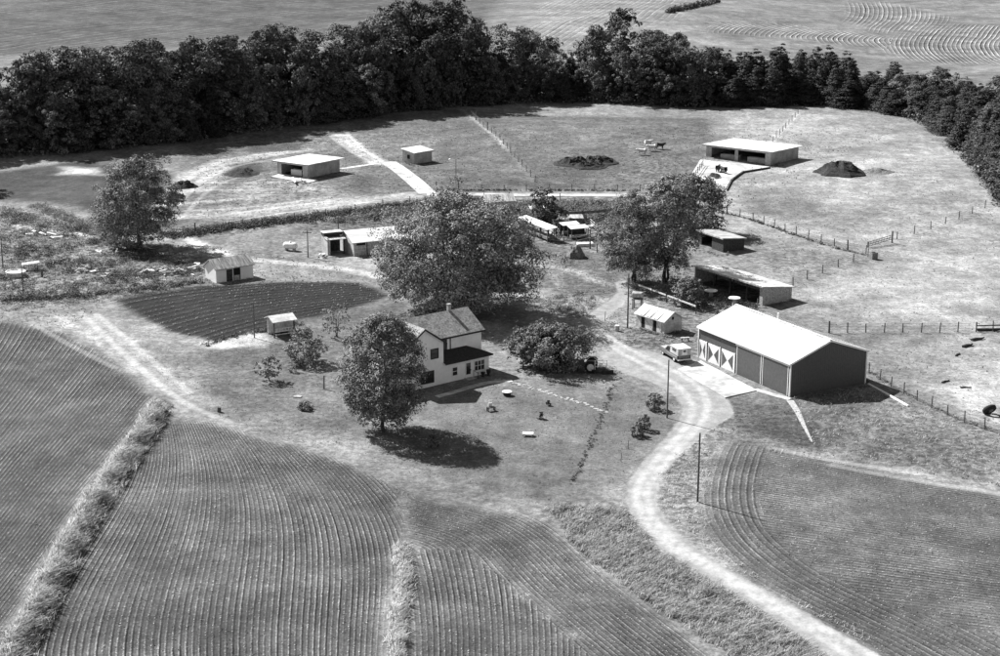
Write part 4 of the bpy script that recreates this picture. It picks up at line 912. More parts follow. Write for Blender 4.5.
# ------------------------------------------------------------------ simple farm sheds
def mono_shed(name, label, A, ang, W, D, hf, hb, roof_m, wall_m, openings=(), oh=.35, name_wall='wall', back=True, right_m=None, cat='shed', xdir=1, inner=M_metald):
    """front along local x at y=0, depth D backwards; xdir=-1: A is the front right corner"""
    p, a = frame(A, ang); h = thing(name, label, cat, p, a); x0, x1 = (0, W) if xdir == 1 else (-W, 0); t = .14
    segs = []; c = x0
    for o0, o1, z0, z1 in sorted(openings):
        o0 += x0; o1 += x0
        if o0 > c + .01: MB().box(c, o0, 0, t, -.4, hf).build(name_wall, wall_m, h)
        if z1 < hf - .02: MB().box(o0, o1, 0, t, z1, hf).build('lintel', wall_m, h)
        if z0 > 0: MB().box(o0, o1, 0, t, -.4, z0).build(name_wall, wall_m, h)
        c = o1
    if c < x1 - .01: MB().box(c, x1, 0, t, -.4, hf).build(name_wall, wall_m, h)
    for i, xx in enumerate((x0, x1 - t)):
        MB().prism([(xx, t, -.4), (xx, D - t, -.4), (xx, D - t, hb + (hf - hb) * t / D), (xx, t, hf - (hf - hb) * t / D)], (t, 0, 0)).build(name_wall, wall_m if not (i == 1 and right_m) else right_m, h)
    MB().box(x0, x1, D - t, D, -.4, hb).build(name_wall, wall_m, h)
    k = (hf - hb) / D
    rf = MB().slab([(x0 - oh, -oh, hf + oh * k + .14), (x1 + oh, -oh, hf + oh * k + .14), (x1 + oh, D + oh, hb - oh * k + .14), (x0 - oh, D + oh, hb - oh * k + .14)], .13).build('roof', roof_m, h)
    MB().box(x0 - oh, x1 + oh, -oh - .05, -oh - .004, hf + oh * k - .1, hf + oh * k + .13).build('fascia', M_board, rf)
    MB().box(x0 + t + .01, x1 - t - .01, t + .01, D - t - .01, -.1, .03).build('floor', M_soil, h)
    return h
h = mono_shed('cattle_shed', 'long open-front cattle shed with flat white roof in the upper pasture', (770.4, 165.6), -37.0, 15.6, 12.5, 2.9, 2.5, M_roofw, M_block, [(1.3, 7.0, 0, 2.5), (7.8, 14.3, 0, 2.5)], .7, xdir=-1)
for i, x in enumerate((-12.6, -6.0)):
    q = G(770.4, 165.6); a = math.radians(-37); lx, ly = x, .9
    f = thing('feed_bunk', ['pale feed bunk in the left bay of the long cattle shed', 'pale feed bunk in the right bay of the long cattle shed'][i], 'feed bunk', (q.x + lx * math.cos(a) - ly * math.sin(a), q.y + lx * math.sin(a) + ly * math.cos(a), q.z), a, 'feed bunks')
    MB().box(0, 4.4, 0, .1, .05, 1.15).build('front_panel', M_block, f); MB().box(0, 4.4, .9, 1.0, .05, 1.15).build('back_panel', M_block, f); MB().box(0, 4.4, .102, .898, .25, .85).build('feed_bed', M_hay, f)
    for e in (0, 4.3): MB().box(e, e + .1, .104, .896, .05, 1.12).build('end_panel', M_block, f)
h = mono_shed('cattle_shed', 'square open-front cattle shed with white roof left of the slanting lane', (307.8, 178.3), -33.5, 7.9, 10.2, 2.75, 2.55, M_roofw, M_block, [(1.0, 6.6, 0, 2.35)], .75, xdir=-1)
q = G(307.8, 178.3); a = math.radians(-33.5); lx, ly = -5.2, 1.0
f = thing('feed_bunk', 'white feed bunk inside the square cattle shed', 'feed bunk', (q.x + lx * math.cos(a) - ly * math.sin(a), q.y + lx * math.sin(a) + ly * math.cos(a), q.z), a, 'feed bunks')
MB().box(0, 2.8, 0, .1, .05, 1.2).build('front_panel', M_trim, f); MB().box(0, 2.8, .8, .9, .05, 1.2).build('back_panel', M_trim, f); MB().box(0, 2.8, .102, .798, .2, .9).build('feed_bed', M_hay, f)
h = mono_shed('open_shed', 'dark open-front shed with pale tin roof behind the machine shed', (762.4, 305.6), -57.0, 15.4, 5.6, 2.75, 2.0, M_galv, M_board, [(.2, 14.7, 0, 2.6)], .35, xdir=-1, right_m=M_board)
for x in (-3.6, -7.3, -11.0): MB().box(x - .1, x + .1, .02, .2, -.3, 2.58).build('post', M_woodd, h)
for x in (-2.0, -2.5, -9, -13): MB().box(x - .08, x + .08, 2.2, 2.3, 0, 2.2).build('post', M_woodd, h)
h = mono_shed('hog_shed', 'little pale shed with a black window beside the slanting lane', (414.2, 164), 46.0, 5.2, 3.6, 2.3, 2.75, M_roofw, M_block, [], .3)
window(h, 1.2, 2.1, .9, 1.8, 0, face=-1, bars=(0, 0), m=M_board, axis='y', pane=M_metald)
h = mono_shed('tin_shed', 'tin-roofed shed under the dark trees left of the fenced pasture', (723, 252.5), -62, 7.2, 4.2, 2.3, 1.9, M_galvd, M_woodd, [(1, 4, 0, 1.9)], .3, xdir=-1)

def gable_shed(name, label, A, ang, W, D, E, R, roof_m, wall_m, oh=.25, along='y', cat='shed'):
    """rectangle W (x, gable side) by D (y); ridge along y"""
    p, a = frame(A, ang); h = thing(name, label, cat, p, a); t = .12
    if along == 'y':
        xm = W / 2
        for y in (0, D - t): MB().prism([(0, y, -.3), (W, y, -.3), (W, y, E), (xm, y, E + R), (0, y, E)], (0, t, 0)).build('wall', wall_m, h)
        for x in (0, W - t): MB().box(x, x + t, t, D - t, -.3, E).build('wall', wall_m, h)
        k = R / xm; ze = E - oh * k + .11
        MB().slab([(-oh, -oh, ze), (xm, -oh, E + R + .11), (xm, D + oh, E + R + .11), (-oh, D + oh, ze)], .1).build('roof', roof_m, h)
        MB().slab([(xm, -oh, E + R + .11), (W + oh, -oh, ze), (W + oh, D + oh, ze), (xm, D + oh, E + R + .11)], .1).build('roof', roof_m, h)
    else:
        ym = D / 2
        for x in (0, W - t): MB().prism([(x, 0, -.3), (x, D, -.3), (x, D, E), (x, ym, E + R), (x, 0, E)], (t, 0, 0)).build('wall', wall_m, h)
        for y in (0, D - t): MB().box(t, W - t, y, y + t, -.3, E).build('wall', wall_m, h)
        k = R / ym; ze = E - oh * k + .11
        MB().slab([(-oh, -oh, ze), (W + oh, -oh, ze), (W + oh, ym, E + R + .11), (-oh, ym, E + R + .11)], .1).build('roof', roof_m, h)
        MB().slab([(-oh, ym, E + R + .11), (W + oh, ym, E + R + .11), (W + oh, D + oh, ze), (-oh, D + oh, ze)], .1).build('roof', roof_m, h)
    return h
# whitewashed shed beside the driveway: long side (y) faces left, gable (x) faces right
h = gable_shed('white_shed', 'small whitewashed shed with patched roof beside the driveway', (664, 334), 38, 3.3, 5.6, 1.75, 1.0, M_whitewash, M_whitewash)
for y0, y1, m in ((.55, 1.45, M_trim), (1.5, 2.1, M_metald), (2.3, 3.7, M_trim), (3.9, 4.5, M_metald)):
    d = MB().box(-.05, -.005, y0, y1, .02, 1.55).build('door', m, h)
    if m is M_trim:
        for s in (0, 1):
            MB().hexa([(-.08, y0, .1 if s == 0 else 1.3), (-.052, y0, .1 if s == 0 else 1.3), (-.052, y1, 1.3 if s == 0 else .1), (-.08, y1, 1.3 if s == 0 else .1), (-.08, y0, .2 if s == 0 else 1.4), (-.052, y0, .2 if s == 0 else 1.4), (-.052, y1, 1.4 if s == 0 else .2), (-.08, y1, 1.4 if s == 0 else .2)]).build('brace', M_board, d) if s == 0 else None
MB().box(1.4, 1.75, -.03, -.004, 1.75, 2.15).build('gable_window', M_metald, h)
for y in (1.2, 2.6, 3.9): MB().slab([(-.2, y, 1.87), (1.6, y, 2.84), (1.6, y + .8, 2.84), (-.2, y + .8, 1.87)], .03).build('roof_patch', M_boardp, h)
# white shed at left: long side faces front right, gable faces left
h = gable_shed('white_shed', 'small white shed with weathered tin roof beside the garden plot', (216.4, 283.2), 36, 6.3, 3.6, 2.15, 1.15, M_galvd, M_white, along='x')
for x0, x1, z1, m in ((1.75, 2.75, 1.85, M_woodd), (2.95, 4.1, 1.9, M_metald)): MB().box(x0, x1, -.05, -.005, .02, z1).build('door', m, h)
MB().box(3.05, 3.95, -.075, -.052, .05, .8).build('half_door', M_board, h)
for x in np.arange(-.15, 6.4, .8): MB().slab([(x, -.22, 2.2), (x + .06, -.22, 2.2), (x + .06, 1.75, 3.44), (x, 1.75, 3.44)], .05).build('roof_batten', M_galvd, h)
# barn half hidden by the shade tree
h = gable_shed('barn', 'white-roofed barn half hidden behind the huge shade tree', (354, 256.5), 24, 13.5, 8.0, 2.3, 1.15, M_roofw, M_board, .3, along='x')
for x in (2.2, 5.2): MB().box(x, x + .14, -.05, -.004, 0, 2.2).build('door_post', M_woodd, h)
MB().box(.5, 2.0, -.04, -.003, 1.75, 2.2).build('loft_opening', M_metald, h)
def barn_lean():
    p, a = frame((354, 256.5), 24); q = Vector((p.x - 3.5 * math.cos(a) - 2.9 * math.sin(a) * 1, p.y - 3.5 * math.sin(a) + 2.9 * math.cos(a), 0)); q.z = H(q.x, q.y)
    h = thing('open_lean_to', 'dark open lean-to with pale corner posts at the barn end', 'shed', q, a)
    MB().box(0, .15, 0, 3.0, -.3, 2.9).build('wall', M_block, h); MB().box(.152, 3.1, 2.85, 3.0, -.3, 2.9).build('wall', M_woodd, h)
    MB().box(.2, .45, -.1, .1, -.3, 2.5).build('post', M_block, h); MB().box(2.7, 2.9, -.1, .1, -.3, 2.5).build('post', M_woodd, h)
    MB().slab([(-.15, -.3, 2.62), (3.15, -.3, 2.62), (3.15, 1.5, 2.72), (-.15, 1.5, 2.72)], .1).build('roof', M_galvd, h)
    MB().box(-.1, 3.05, 1.502, 2.98, 2.903, 3.35).build('loft_box', M_woodd, h); MB().slab([(-.2, 1.4, 3.47), (3.15, 1.4, 3.47), (3.15, 3.1, 3.47), (-.2, 3.1, 3.47)], .1).build('loft_roof', M_galv, h)
barn_lean()
# sheds glimpsed behind the shade tree
h = gable_shed('loafing_shed', 'pale roof end showing above the huge shade tree', (487, 214), 15, 5.2, 4.0, 2.2, .9, M_galvd, M_whitewash, along='x')

# little roofed shelter by the garden
def shelter():
    p, a = frame((274.5, 338.0), 0); p2 = G(296, 334.5); a = math.atan2(p2.y - p.y, p2.x - p.x)
    h = thing('garden_shelter', 'little white-roofed shelter with railings by the garden plot', 'shelter', p, a); W, D, E = 2.9, 2.3, 2.4
    for x in (0, W): MB().box(x - .08, x + .08, -.08, .08, -.3, E - .25).build('post', M_woodd, h)
    MB().box(0, W, D - .1, D, -.3, E).build('back_wall', M_whitewash, h); MB().box(W - .1, W, .09, D - .102, -.3, E - .1).build('side_wall', M_whitewash, h)
    MB().slab([(-.35, -.4, E - .15), (W + .35, -.4, E - .15), (W + .35, D / 2, E + .45), (-.35, D / 2, E + .45)], .08).build('roof', M_galv, h)
    MB().slab([(-.35, D / 2, E + .45), (W + .35, D / 2, E + .45), (W + .35, D + .3, E - .1), (-.35, D + .3, E - .1)], .08).build('roof', M_galv, h)
    for z in (.35, .75, 1.15): MB().box(.09, W - .09, -.03, .03, z, z + .08).build('rail', M_boardp, h)
    for x in np.linspace(.4, 2.5, 6): MB().box(x - .04, x + .04, -.06, -.032, .75, 1.2).build('baluster', M_boardp, h)
shelter()

# ------------------------------------------------------------------ stock pens and feeders in the middle
def roofed_feeder(A, B, w, hgt, label, wall=False, m=M_roofw):
    a = G(*A); b = G(*B); L = math.hypot(b.x - a.x, b.y - a.y); h = thing('roofed_feeder', label, 'feeder', a, math.atan2(b.y - a.y, b.x - a.x))
    MB().slab([(-.2, -w / 2, hgt), (L + .2, -w / 2, hgt), (L + .2, w / 2, hgt + .25), (-.2, w / 2, hgt + .25)], .09).build('roof', m, h)
    n = max(2, int(L / 2.6) + 1)
    for i in range(n):
        x = L * i / (n - 1)
        for y in (-w / 2 + .12, w / 2 - .12): MB().box(x - .07, x + .07, y - .07, y + .07, -.3, hgt - .03).build('post', M_woodd, h)
    MB().box(.1, L - .1, -w / 2 + .25, w / 2 - .25, .3, .75).build('trough', M_wood, h)
    if wall: MB().box(0, L, w / 2 - .04, w / 2 + .03, .1, hgt).build('panel', M_woodd, h)
roofed_feeder((522, 229.5), (552, 242), 1.9, 2.2, 'long narrow white-roofed feeder beside the huge shade tree')
roofed_feeder((562, 235.5), (577, 234), 1.6, 1.9, 'left of two small white-roofed stands in the stock pens', True)
roofed_feeder((570, 239.5), (586, 238), 1.8, 2.0, 'right of two small white-roofed stands in the stock pens', True)
def water_trough(px, py, L, W, hh, ang, label, m=M_board):
    p = G(px, py); h = thing('water_trough', label, 'trough', p, math.radians(ang))
    MB().box(-L / 2, L / 2, -W / 2, -W / 2 + .08, -.1, hh).build('side', m, h); MB().box(-L / 2, L / 2, W / 2 - .08, W / 2, -.1, hh).build('side', m, h)
    for x in (-L / 2, L / 2 - .08): MB().box(x, x + .08, -W / 2 + .082, W / 2 - .082, -.1, hh).build('end', m, h)
    MB().box(-L / 2 + .09, L / 2 - .09, -W / 2 + .09, W / 2 - .09, -.05, hh * .8).build('water', M_boardp, h)
water_trough(585, 245.5, 2.6, 1.6, .5, 10, 'low white trough in front of the small feeder stands', M_boardp)
water_trough(563, 221, 2.2, 1.0, .5, 8, 'small pale trough behind the feeder stands', M_boardp)

def hutch(px, py, ang, label, m=M_galv):
    p = G(px, py); h = thing('hog_hutch', label, 'hutch', p, math.radians(ang))
    for y in (-.8, .72): MB().box(-1.2, 1.2, y, y + .08, -.1, 1.0 if y < 0 else 1.25).build('side_wall', M_wood, h)
    for x in (-1.2, 1.12): MB().box(x, x + .08, -.718, .718, -.1, .98).build('end_wall', M_wood, h)
    MB().slab([(-1.4, -1.0, 1.06), (1.4, -1.0, 1.06), (1.4, 1.0, 1.36), (-1.4, 1.0, 1.36)], .06).build('roof', m, h); MB().box(-.4, .4, -.83, -.803, 0, .8).build('doorway', M_metald, h)
hutch(537, 214, 12, 'low pale-roofed hutch behind the left end of the stock pens'); hutch(607, 239, -20, 'low tin hutch at the right end of the stock pens', M_galvd); hutch(575, 223, 5, 'small tin hutch behind the feeder stands', M_galvd)
# heaps
def heap(name, px, py, rx, ry, hh, m, label, cat, seed, rough=.22, ang=0, full=.75):
    r = random.Random(seed); p = G(px, py); n, k = 26, 12; mb = MB(); mb.v.append((0, 0, hh * .97)); o = r.random() * 50
    for j in range(1, k + 1):
        t = j / k
        for i in range(n):
            a = 2 * math.pi * i / n; x, y = rx * t * math.cos(a), ry * t * math.sin(a)
            nz = mnoise.noise(Vector((x * 1.1 + o, y * 1.1, seed))) + .6 * mnoise.noise(Vector((x * 3 + o, y * 3, seed)))
            z = hh * (.5 + .5 * math.cos(math.pi * min(1, t))) ** full * (1 + rough * 1.6 * nz * min(1, t * 2.5)) + rough * .5 * nz * (1 - t) * min(1, t * 2.5); q = 1 + .25 * mnoise.noise(Vector((math.cos(a) * 2, math.sin(a) * 2, seed + .5)))
            mb.v.append((x * q, y * q, max(z, 0) - (.25 if j == k else 0)))
    for i in range(n): mb.f.append((0, 1 + i, 1 + (i + 1) % n))
    for j in range(k - 1):
        for i in range(n): i2 = (i + 1) % n; a, b = 1 + j * n, 1 + (j + 1) * n; mb.f.append((a + i, b + i, b + i2, a + i2))
    o = mb.build(name, m); o.location = p; o.rotation_euler.z = math.radians(ang); return tag(o, label, cat)
heap('manure_heap', 842, 173, 5.6, 5.6, 2.5, M_soil, 'tall dark manure heap right of the long cattle shed', 'heap', 1, .2, 0, .62)
heap('manure_heap', 876, 172, 3.6, 3.0, .8, M_hay, 'low pale heap right of the tall manure heap', 'heap', 2, .3)
heap('hay_stack', 575, 257, 1.7, 1.7, 2.0, M_hay, 'rounded hay stack below the stock pens', 'haystack', 3, .2, 0, .45)
for i, (x, y, rx, hh, lb) in enumerate([(574, 163, 5.0, 1.1, 'left'), (588, 166, 4.4, 1.0, 'middle'), (600, 162, 4.6, 1.3, 'right')]):
    heap('dirt_heap', x, y, rx, rx * .9, hh, M_soil, f'{lb} clump of the rough dark heap in the upper pasture', 'heap', 10 + i, .6)
heap('dirt_heap', 243, 174, 3.8, 4.0, 1.2, M_soil, 'dark earth mound left of the square cattle shed', 'heap', 14, .3)
heap('dirt_heap', 183, 187, 3.0, 3.0, 1.2, M_weedd, 'dark mound right of the lone broadleaf tree', 'heap', 15, .4)
heap('dirt_heap', 715, 176, 1.6, 3.5, .5, M_soil, 'low dark heap at the left edge of the feeding floor', 'heap', 16, .5)
heap('straw_heap', 530, 300, 2.6, 2.0, .5, M_hay, 'flat straw patch at the edge of the tree shadow', 'heap', 17, .2)

# scrap piles, each board a part
def scrap(px, py, n, spread, label, seed, m=(M_board, M_boardp, M_wood), L=(.7, 2.0)):
    r = random.Random(seed); p = G(px, py); h = thing('scrap_pile', label, 'scrap pile', p, r.uniform(-.4, .4))
    for i in range(n):
        ln = r.uniform(*L); w = r.uniform(.15, .5); x, y = r.gauss(0, spread), r.gauss(0, spread * .45); zz = max(0, 1.15 * (1 - math.hypot(x, y * 1.6) / (spread * 2)) * r.random()) + .03
        o = MB().box(-ln / 2, ln / 2, -w / 2, w / 2, 0, .06).build('board', r.choice(m), h); o.location = (x, y, zz); o.rotation_euler = (r.uniform(-.4, .4), r.uniform(-.3, .3), r.uniform(-1.5, 1.5))
scrap(165, 272, 42, 2.3, 'largest pile of pale scrap lumber below the lone tree', 1)
scrap(198, 268, 12, .8, 'short heap of pale scrap against the small white shed', 2)
scrap(86, 272, 12, 1.3, 'scattered boards in the weeds left of the lumber pile', 3)
scrap(100, 254, 5, .8, 'few white boards left of the lone tree trunk', 4, (M_boardp,))
scrap(34, 235, 7, 1.0, 'heap of white sheets among weeds near the far left lane', 5, (M_boardp,), (1, 2))
scrap(52, 238, 9, 2.0, 'long grey scrap boards in weeds right of the white sheets', 6)
scrap(120, 254, 6, 1.6, 'pale planks in the shade under the lone tree', 7, (M_board,), (2, 4))
scrap(105, 276, 8, .9, 'small board pile between the scattered boards and lumber pile', 8)
scrap(322, 257, 6, .7, 'few white boards at the foot of the open lean-to', 9, (M_boardp, M_board), (.8, 1.8))
scrap(297, 183, 5, 2.0, 'pale planks lying below the square cattle shed slab', 10, (M_boardp, M_board), (3, 5))
scrap(598, 229, 8, 1.2, 'pale boards piled at the right end of the stock pens', 12, (M_boardp, M_board), (1, 2.4))
scrap(548, 234, 8, 1.3, 'weathered boards beside the long narrow feeder', 13, (M_board, M_wood), (1, 2.4))
scrap(560, 222, 10, 2.4, 'dark rails and boards stacked in the stock pens', 11, (M_wood, M_board), (2, 4))

# ------------------------------------------------------------------ fences: posts and strands
POSTM = MB().tube((0, 0, -.3), (0, 0, 1.4), .085, .075, 7).mesh('post', M_creo); POSTB = MB().tube((0, 0, -.3), (0, 0, 1.9), .14, .12, 8).mesh('post', M_creo)
POSTL = MB().tube((0, 0, -.3), (0, 0, 1.4), .085, .075, 7).mesh('post', M_wood)
def fence(px, step, label, strands=(.5, .9, 1.25), post=None, rail=None, mw=M_wood, hs=1.0, wr=.018, big=()):
    L = np.array([G(*p)[:2] for p in px]); ln = np.hypot(*np.diff(L, axis=0).T); c = np.concatenate([[0], np.cumsum(ln)]); n = max(2, round(c[-1] / step) + 1)
    o = G(*px[0]); f = thing('fence', label, 'fence', o); r = random.Random(int(px[0][0] * 7 + px[0][1])); P = []
    for i in range(n):
        s = c[-1] * i / (n - 1); x, y = np.interp(s, c, L[:, 0]), np.interp(s, c, L[:, 1]); z = H(x, y); P.append(Vector((x, y, z)) - o)
        q = link('post', POSTB if i in big or i - n in big else (post or POSTM), f, P[-1]); q.rotation_euler = (r.uniform(-.05, .05), r.uniform(-.05, .05), 0); q.scale = (1, 1, hs * r.uniform(.9, 1.1))
    for z in strands:
        mb = MB()
        for a, b in zip(P[:-1], P[1:]):
            if rail: 
                d = (b - a); d.normalize(); nn = Vector((-d.y, d.x, 0)) * .03
                u = Vector((0, 0, rail)); A0, B0 = a + Vector((0, 0, z * hs)), b + Vector((0, 0, z * hs)); mb.hexa([A0 - nn, B0 - nn, B0 + nn, A0 + nn, A0 - nn + u, B0 - nn + u, B0 + nn + u, A0 + nn + u])
            else: mb.tube(a + Vector((0, 0, z * hs)), b + Vector((0, 0, z * hs)), wr, wr, 4)
        mb.build('rail' if rail else 'wire', mw, f)
    return f
fence([(461, 107), (478, 122), (500, 140), (515, 158), (535, 182)], 5.5, 'post fence running diagonally down the upper pasture slope', big=(0, 4, 7))
fence([(436, 191.5), (520, 191), (640, 191.5)], 4.6, 'wire fence along the top of the long white lane', big=(0, 1))
fence([(433, 199.5), (520, 199.5), (560, 200)], 5.0, 'wire fence along the bottom of the long white lane', (.6, 1.1))
fence([(727, 214), (755, 221), (800, 236), (850, 251), (866, 254)], 3.6, 'dark post fence slanting down the right pasture to the gate', big=(0, -2))
fence([(897, 239), (935, 228), (985, 208)], 6.0, 'post fence climbing from the gate towards the cedars')
fence([(868, 257), (842, 266), (815, 276), (793, 286)], 4.6, 'post fence from the gate down to the dark open-front shed')
fence([(829, 333), (880, 332.5), (930, 332.5), (976, 332)], 2.45, 'straight wire fence behind the white-roofed machine shed', big=(0,))
fence([(976, 332), (990, 331.6), (1010, 331)], 2.6, 'plank rail fence at the right edge of the photo', (.3, .8), rail=.16, mw=M_woodd)
fence([(869, 373), (890, 386), (925, 405), (960, 421), (1005, 437)], 3.0, 'pale post fence sloping below the right pasture', post=POSTL)
fence([(195, 234), (240, 228), (310, 219), (350, 213), (410, 203)], 6.0, 'thin fence along the brushy strip below the dirt lane', big=(0,))
fence([(590, 249), (610, 259), (628, 269), (640, 277)], 2.8, 'post fence slanting from the stock pens toward the white shed', big=(0,))
fence([(798, 114), (786, 128), (773, 142)], 6.0, 'short pale fence behind the long cattle shed', post=POSTL)
fence([(540, 223), (562, 229), (590, 226), (620, 216)], 2.6, 'plank fence around the back of the stock pens', (.4, .8, 1.2), rail=.14, mw=M_woodd)
fence([(550, 243), (572, 245), (596, 240), (604, 231)], 2.4, 'plank fence around the front of the stock pens', (.5, 1.1), rail=.14, mw=M_wood)
fence([(552, 226), (556, 234), (550, 243)], 2.4, 'short cross fence inside the stock pens', (.4, .8, 1.2), rail=.14, mw=M_woodd)
fence([(566, 219), (600, 217), (640, 208)], 3.2, 'log rail fence behind the stock pens', (.8,), rail=.5, mw=M_wood)
fence([(520, 216), (536, 222), (552, 226)], 2.4, 'plank fence at the left end of the stock pens', (.4, .8, 1.2), rail=.14, mw=M_woodd)
fence([(576, 228), (582, 234), (590, 238)], 2.0, 'short plank fence right of the feeder stands', (.4, .8, 1.2), rail=.14, mw=M_wood)
fence([(590, 226), (598, 233), (604, 240)], 2.2, 'plank gate panel at the right end of the stock pens', (.4, .8, 1.2), rail=.12, mw=M_board)
fence([(602, 242), (625, 238), (650, 240)], 3.0, 'wire fence under the feathery tree beside the pens')
fence([(508, 232), (518, 240), (532, 248)], 2.4, 'low board fence against the huge shade tree', (.4, .9), rail=.14, mw=M_board)
fence([(638, 292), (662, 301), (696, 314)], 4.0, 'pale plank rail behind the driveway shed', (1.0,), rail=.22, mw=M_boardp)
fence([(670, 293), (690, 291), (703, 288)], 3.0, 'pale rail fence leading to the dark open-front shed', (.6, 1.1), rail=.12, mw=M_board)
fence([(703, 166), (697, 175), (690, 184)], 2.6, 'pipe fence at the left edge of the feeding floor', (.6, 1.1), rail=.1, mw=M_wood)
fence([(770, 168.5), (743, 173), (732, 181), (727, 191)], 2.4, 'low dark kerb boards on the right edge of the feeding floor', (.02,), rail=.35, mw=M_woodd, hs=.35)

# gate and box at the pasture corner
p = G(861, 250.5); p2 = G(886, 246.5)
p = G(866, 251); p = G(864.5, 251)
g0, g1 = G(868, 247.5), G(892, 243)
gt = thing('pasture_gate', 'sagging mesh gate panel at the pasture fence corner', 'gate', g0, math.atan2(g1.y - g0.y, g1.x - g0.x)); Lg = math.hypot(g1.x - g0.x, g1.y - g0.y)
for x, hh in ((0, 1.0), (Lg, 1.9)): MB().box(x - .09, x + .09, -.09, .09, -.3, hh).build('gate_post', M_creo, gt)
for z in (.15, .5, .85): MB().hexa([(.1, -.03, z), (Lg - .1, -.03, z + .35), (Lg - .1, .03, z + .35), (.1, .03, z), (.1, -.03, z + .1), (Lg - .1, -.03, z + .45), (Lg - .1, .03, z + .45), (.1, .03, z + .1)]).build('gate_rail', M_wood, gt)
for i in range(9):
    x = .3 + i * (Lg - .6) / 8; zz = .35 * x / Lg
    MB().hexa([(x, -.055, .15 + zz), (x + .08, -.055, .15 + zz), (x + .08, -.032, .15 + zz), (x, -.032, .15 + zz), (x + .35, -.055, .95 + zz), (x + .43, -.055, .95 + zz), (x + .43, -.032, .95 + zz), (x + .35, -.032, .95 + zz)]).build('slat', M_wood, gt)
cb = thing('wooden_crate', 'small wooden crate beside the pasture gate', 'crate', G(873.5, 259), .3)
for y in (-.45, .37): MB().box(-.5, .5, y, y + .08, 0, 1.1).build('side', M_wood, cb)
for x in (-.5, .42): MB().box(x, x + .08, -.368, .368, 0, 1.1).build('end', M_wood, cb)
MB().box(-.41, .41, -.36, .36, .75, .85).build('lid', M_board, cb)

# ------------------------------------------------------------------ poles
def pole(px, py, hh, label, arm=False, lamp=False, trans=False, r=.1):
    p = G(px, py); h = thing('utility_pole', label, 'pole', p, random.Random(px).uniform(-.5, .5))
    MB().tube((0, 0, -.4), (.03, 0, hh), r, r * .7, 9).build('shaft', M_creo, h)
    if arm:
        MB().box(-.8, .8, -.06 - r, -r + .02, hh - .5, hh - .38).build('crossarm', M_woodd, h)
        for x in (-.7, -.25, .25, .7): MB().tube((x, -r - .02, hh - .38), (x, -r - .02, hh - .22), .04, .03, 6).build('insulator', M_trim, h)
    if trans: MB().lathe([(.02, 0), (.17, .02), (.17, .6), (.1, .68)], 12, (.28, 0, hh - 1.5)).build('transformer', M_block, h)
    if lamp:
        MB().chain([(0, 0, hh - .1), (-.5, 0, hh + .12), (-1.0, 0, hh + .05)], [.03, .03, .03], 6).build('lamp_arm', M_board, h); MB().lathe([(.08, .1), (.22, 0), (.24, -.12), (.1, -.2)], 12, (-1.15, 0, hh)).build('lamp_head', M_trim, h)
    return h
pole(667, 418, 7.0, 'utility pole on the lawn edge where the driveway bends')
pole(697.5, 502, 7.3, 'tall dark utility pole right of the driveway near the striped field', r=.115)
pole(627.5, 328, 7.7, 'utility pole beside the whitewashed driveway shed', trans=True, r=.12)
pole(308, 257.5, 4.6, 'short pole left of the barn lean-to', True)
pole(338.5, 233, 4.6, 'pole standing behind the barn lean-to')
pole(254.5, 338, 5.0, 'thin pole on the near edge of the garden plot', r=.09)
pole(23.5, 296, 4.6, 'thin pole beside the round stock tank at far left', r=.09)
pole(3, 268, 5.2, 'pole at the left edge of the photo above the stock tank', r=.1)
pole(456, 192.5, 6.6, 'yard light pole with white lamp head above the long lane', lamp=True, r=.09)
def stake(px, py, hh, label, r=.09):
    p = G(px, py); o = MB().chain([(0, 0, -.25), (.02, .01, hh * .6), (.05, 0, hh)], [r, r * .95, r * .85], 8).build('wooden_post', M_creo); o.location = p; tag(o, label, 'post')
stake(324, 389, 1.75, 'short lone post on the grass below the orchard'); stake(42, 277, 1.3, 'stubby dark post right of the round stock tank', .2)
stake(605, 321, 1.4, 'thin stake beside the drive left of the utility pole', .05)
stake(628, 449, 1.0, 'upper of two thin stakes on the lawn slope by the driveway', .04); stake(621, 462, 1.0, 'lower of two thin stakes on the lawn slope by the driveway', .04)
stake(219, 412, .6, 'low dark stump on the pale dirt track', .25)

# ------------------------------------------------------------------ tanks, stands and small farm things
p = G(16, 276); t = thing('stock_tank', 'round white stock tank in the weeds at far left', 'tank', p)
MB().lathe([(1.45, 0), (1.5, .05), (1.5, .7), (1.54, .72), (1.54, .78), (1.42, .78), (1.42, .5)], 28, cap=False).build('tank_wall', M_boardp, t); MB().lathe([(1.41, .2), (1.41, .64)], 24).build('water', M_boardp, t)
p = G(31, 270); t = thing('tilted_table', 'tilted white board stand beside the round stock tank', 'stand', p, .25)
MB().slab([(-1.3, -.45, 1.0), (1.3, -.45, 1.25), (1.3, .45, 1.35), (-1.3, .45, 1.1)], .08).build('top', M_boardp, t)
for x, y, z in ((-1, -.3, .94), (1, -.3, 1.14), (-1, .3, 1.0), (1, .3, 1.2)): MB().box(x - .06, x + .06, y - .06, y + .06, -.2, z).build('leg', M_woodd, t)
p = G(290.5, 250.5); t = thing('propane_tank', 'white horizontal gas tank on the grass left of the barn', 'tank', p, -.35)
MB().lathe([(.05, -1.25), (.35, -1.17), (.52, -.95), (.55, -.6), (.55, .6), (.52, .95), (.35, 1.17), (.05, 1.25)], 18, (0, 0, .85), 'x').build('shell', M_trim, t, True)
for x in (-.7, .7): MB().box(x - .12, x + .12, -.4, .4, -.1, .42).build('saddle', M_block, t)
MB().lathe([(.18, 1.36), (.18, 1.56), (.05, 1.62)], 12).build('valve_dome', M_trim, t)
p = G(637.5, 309); t = thing('fuel_tank_stand', 'fuel tank on a tall wooden stand beside the driveway shed', 'tank', p, -.3)
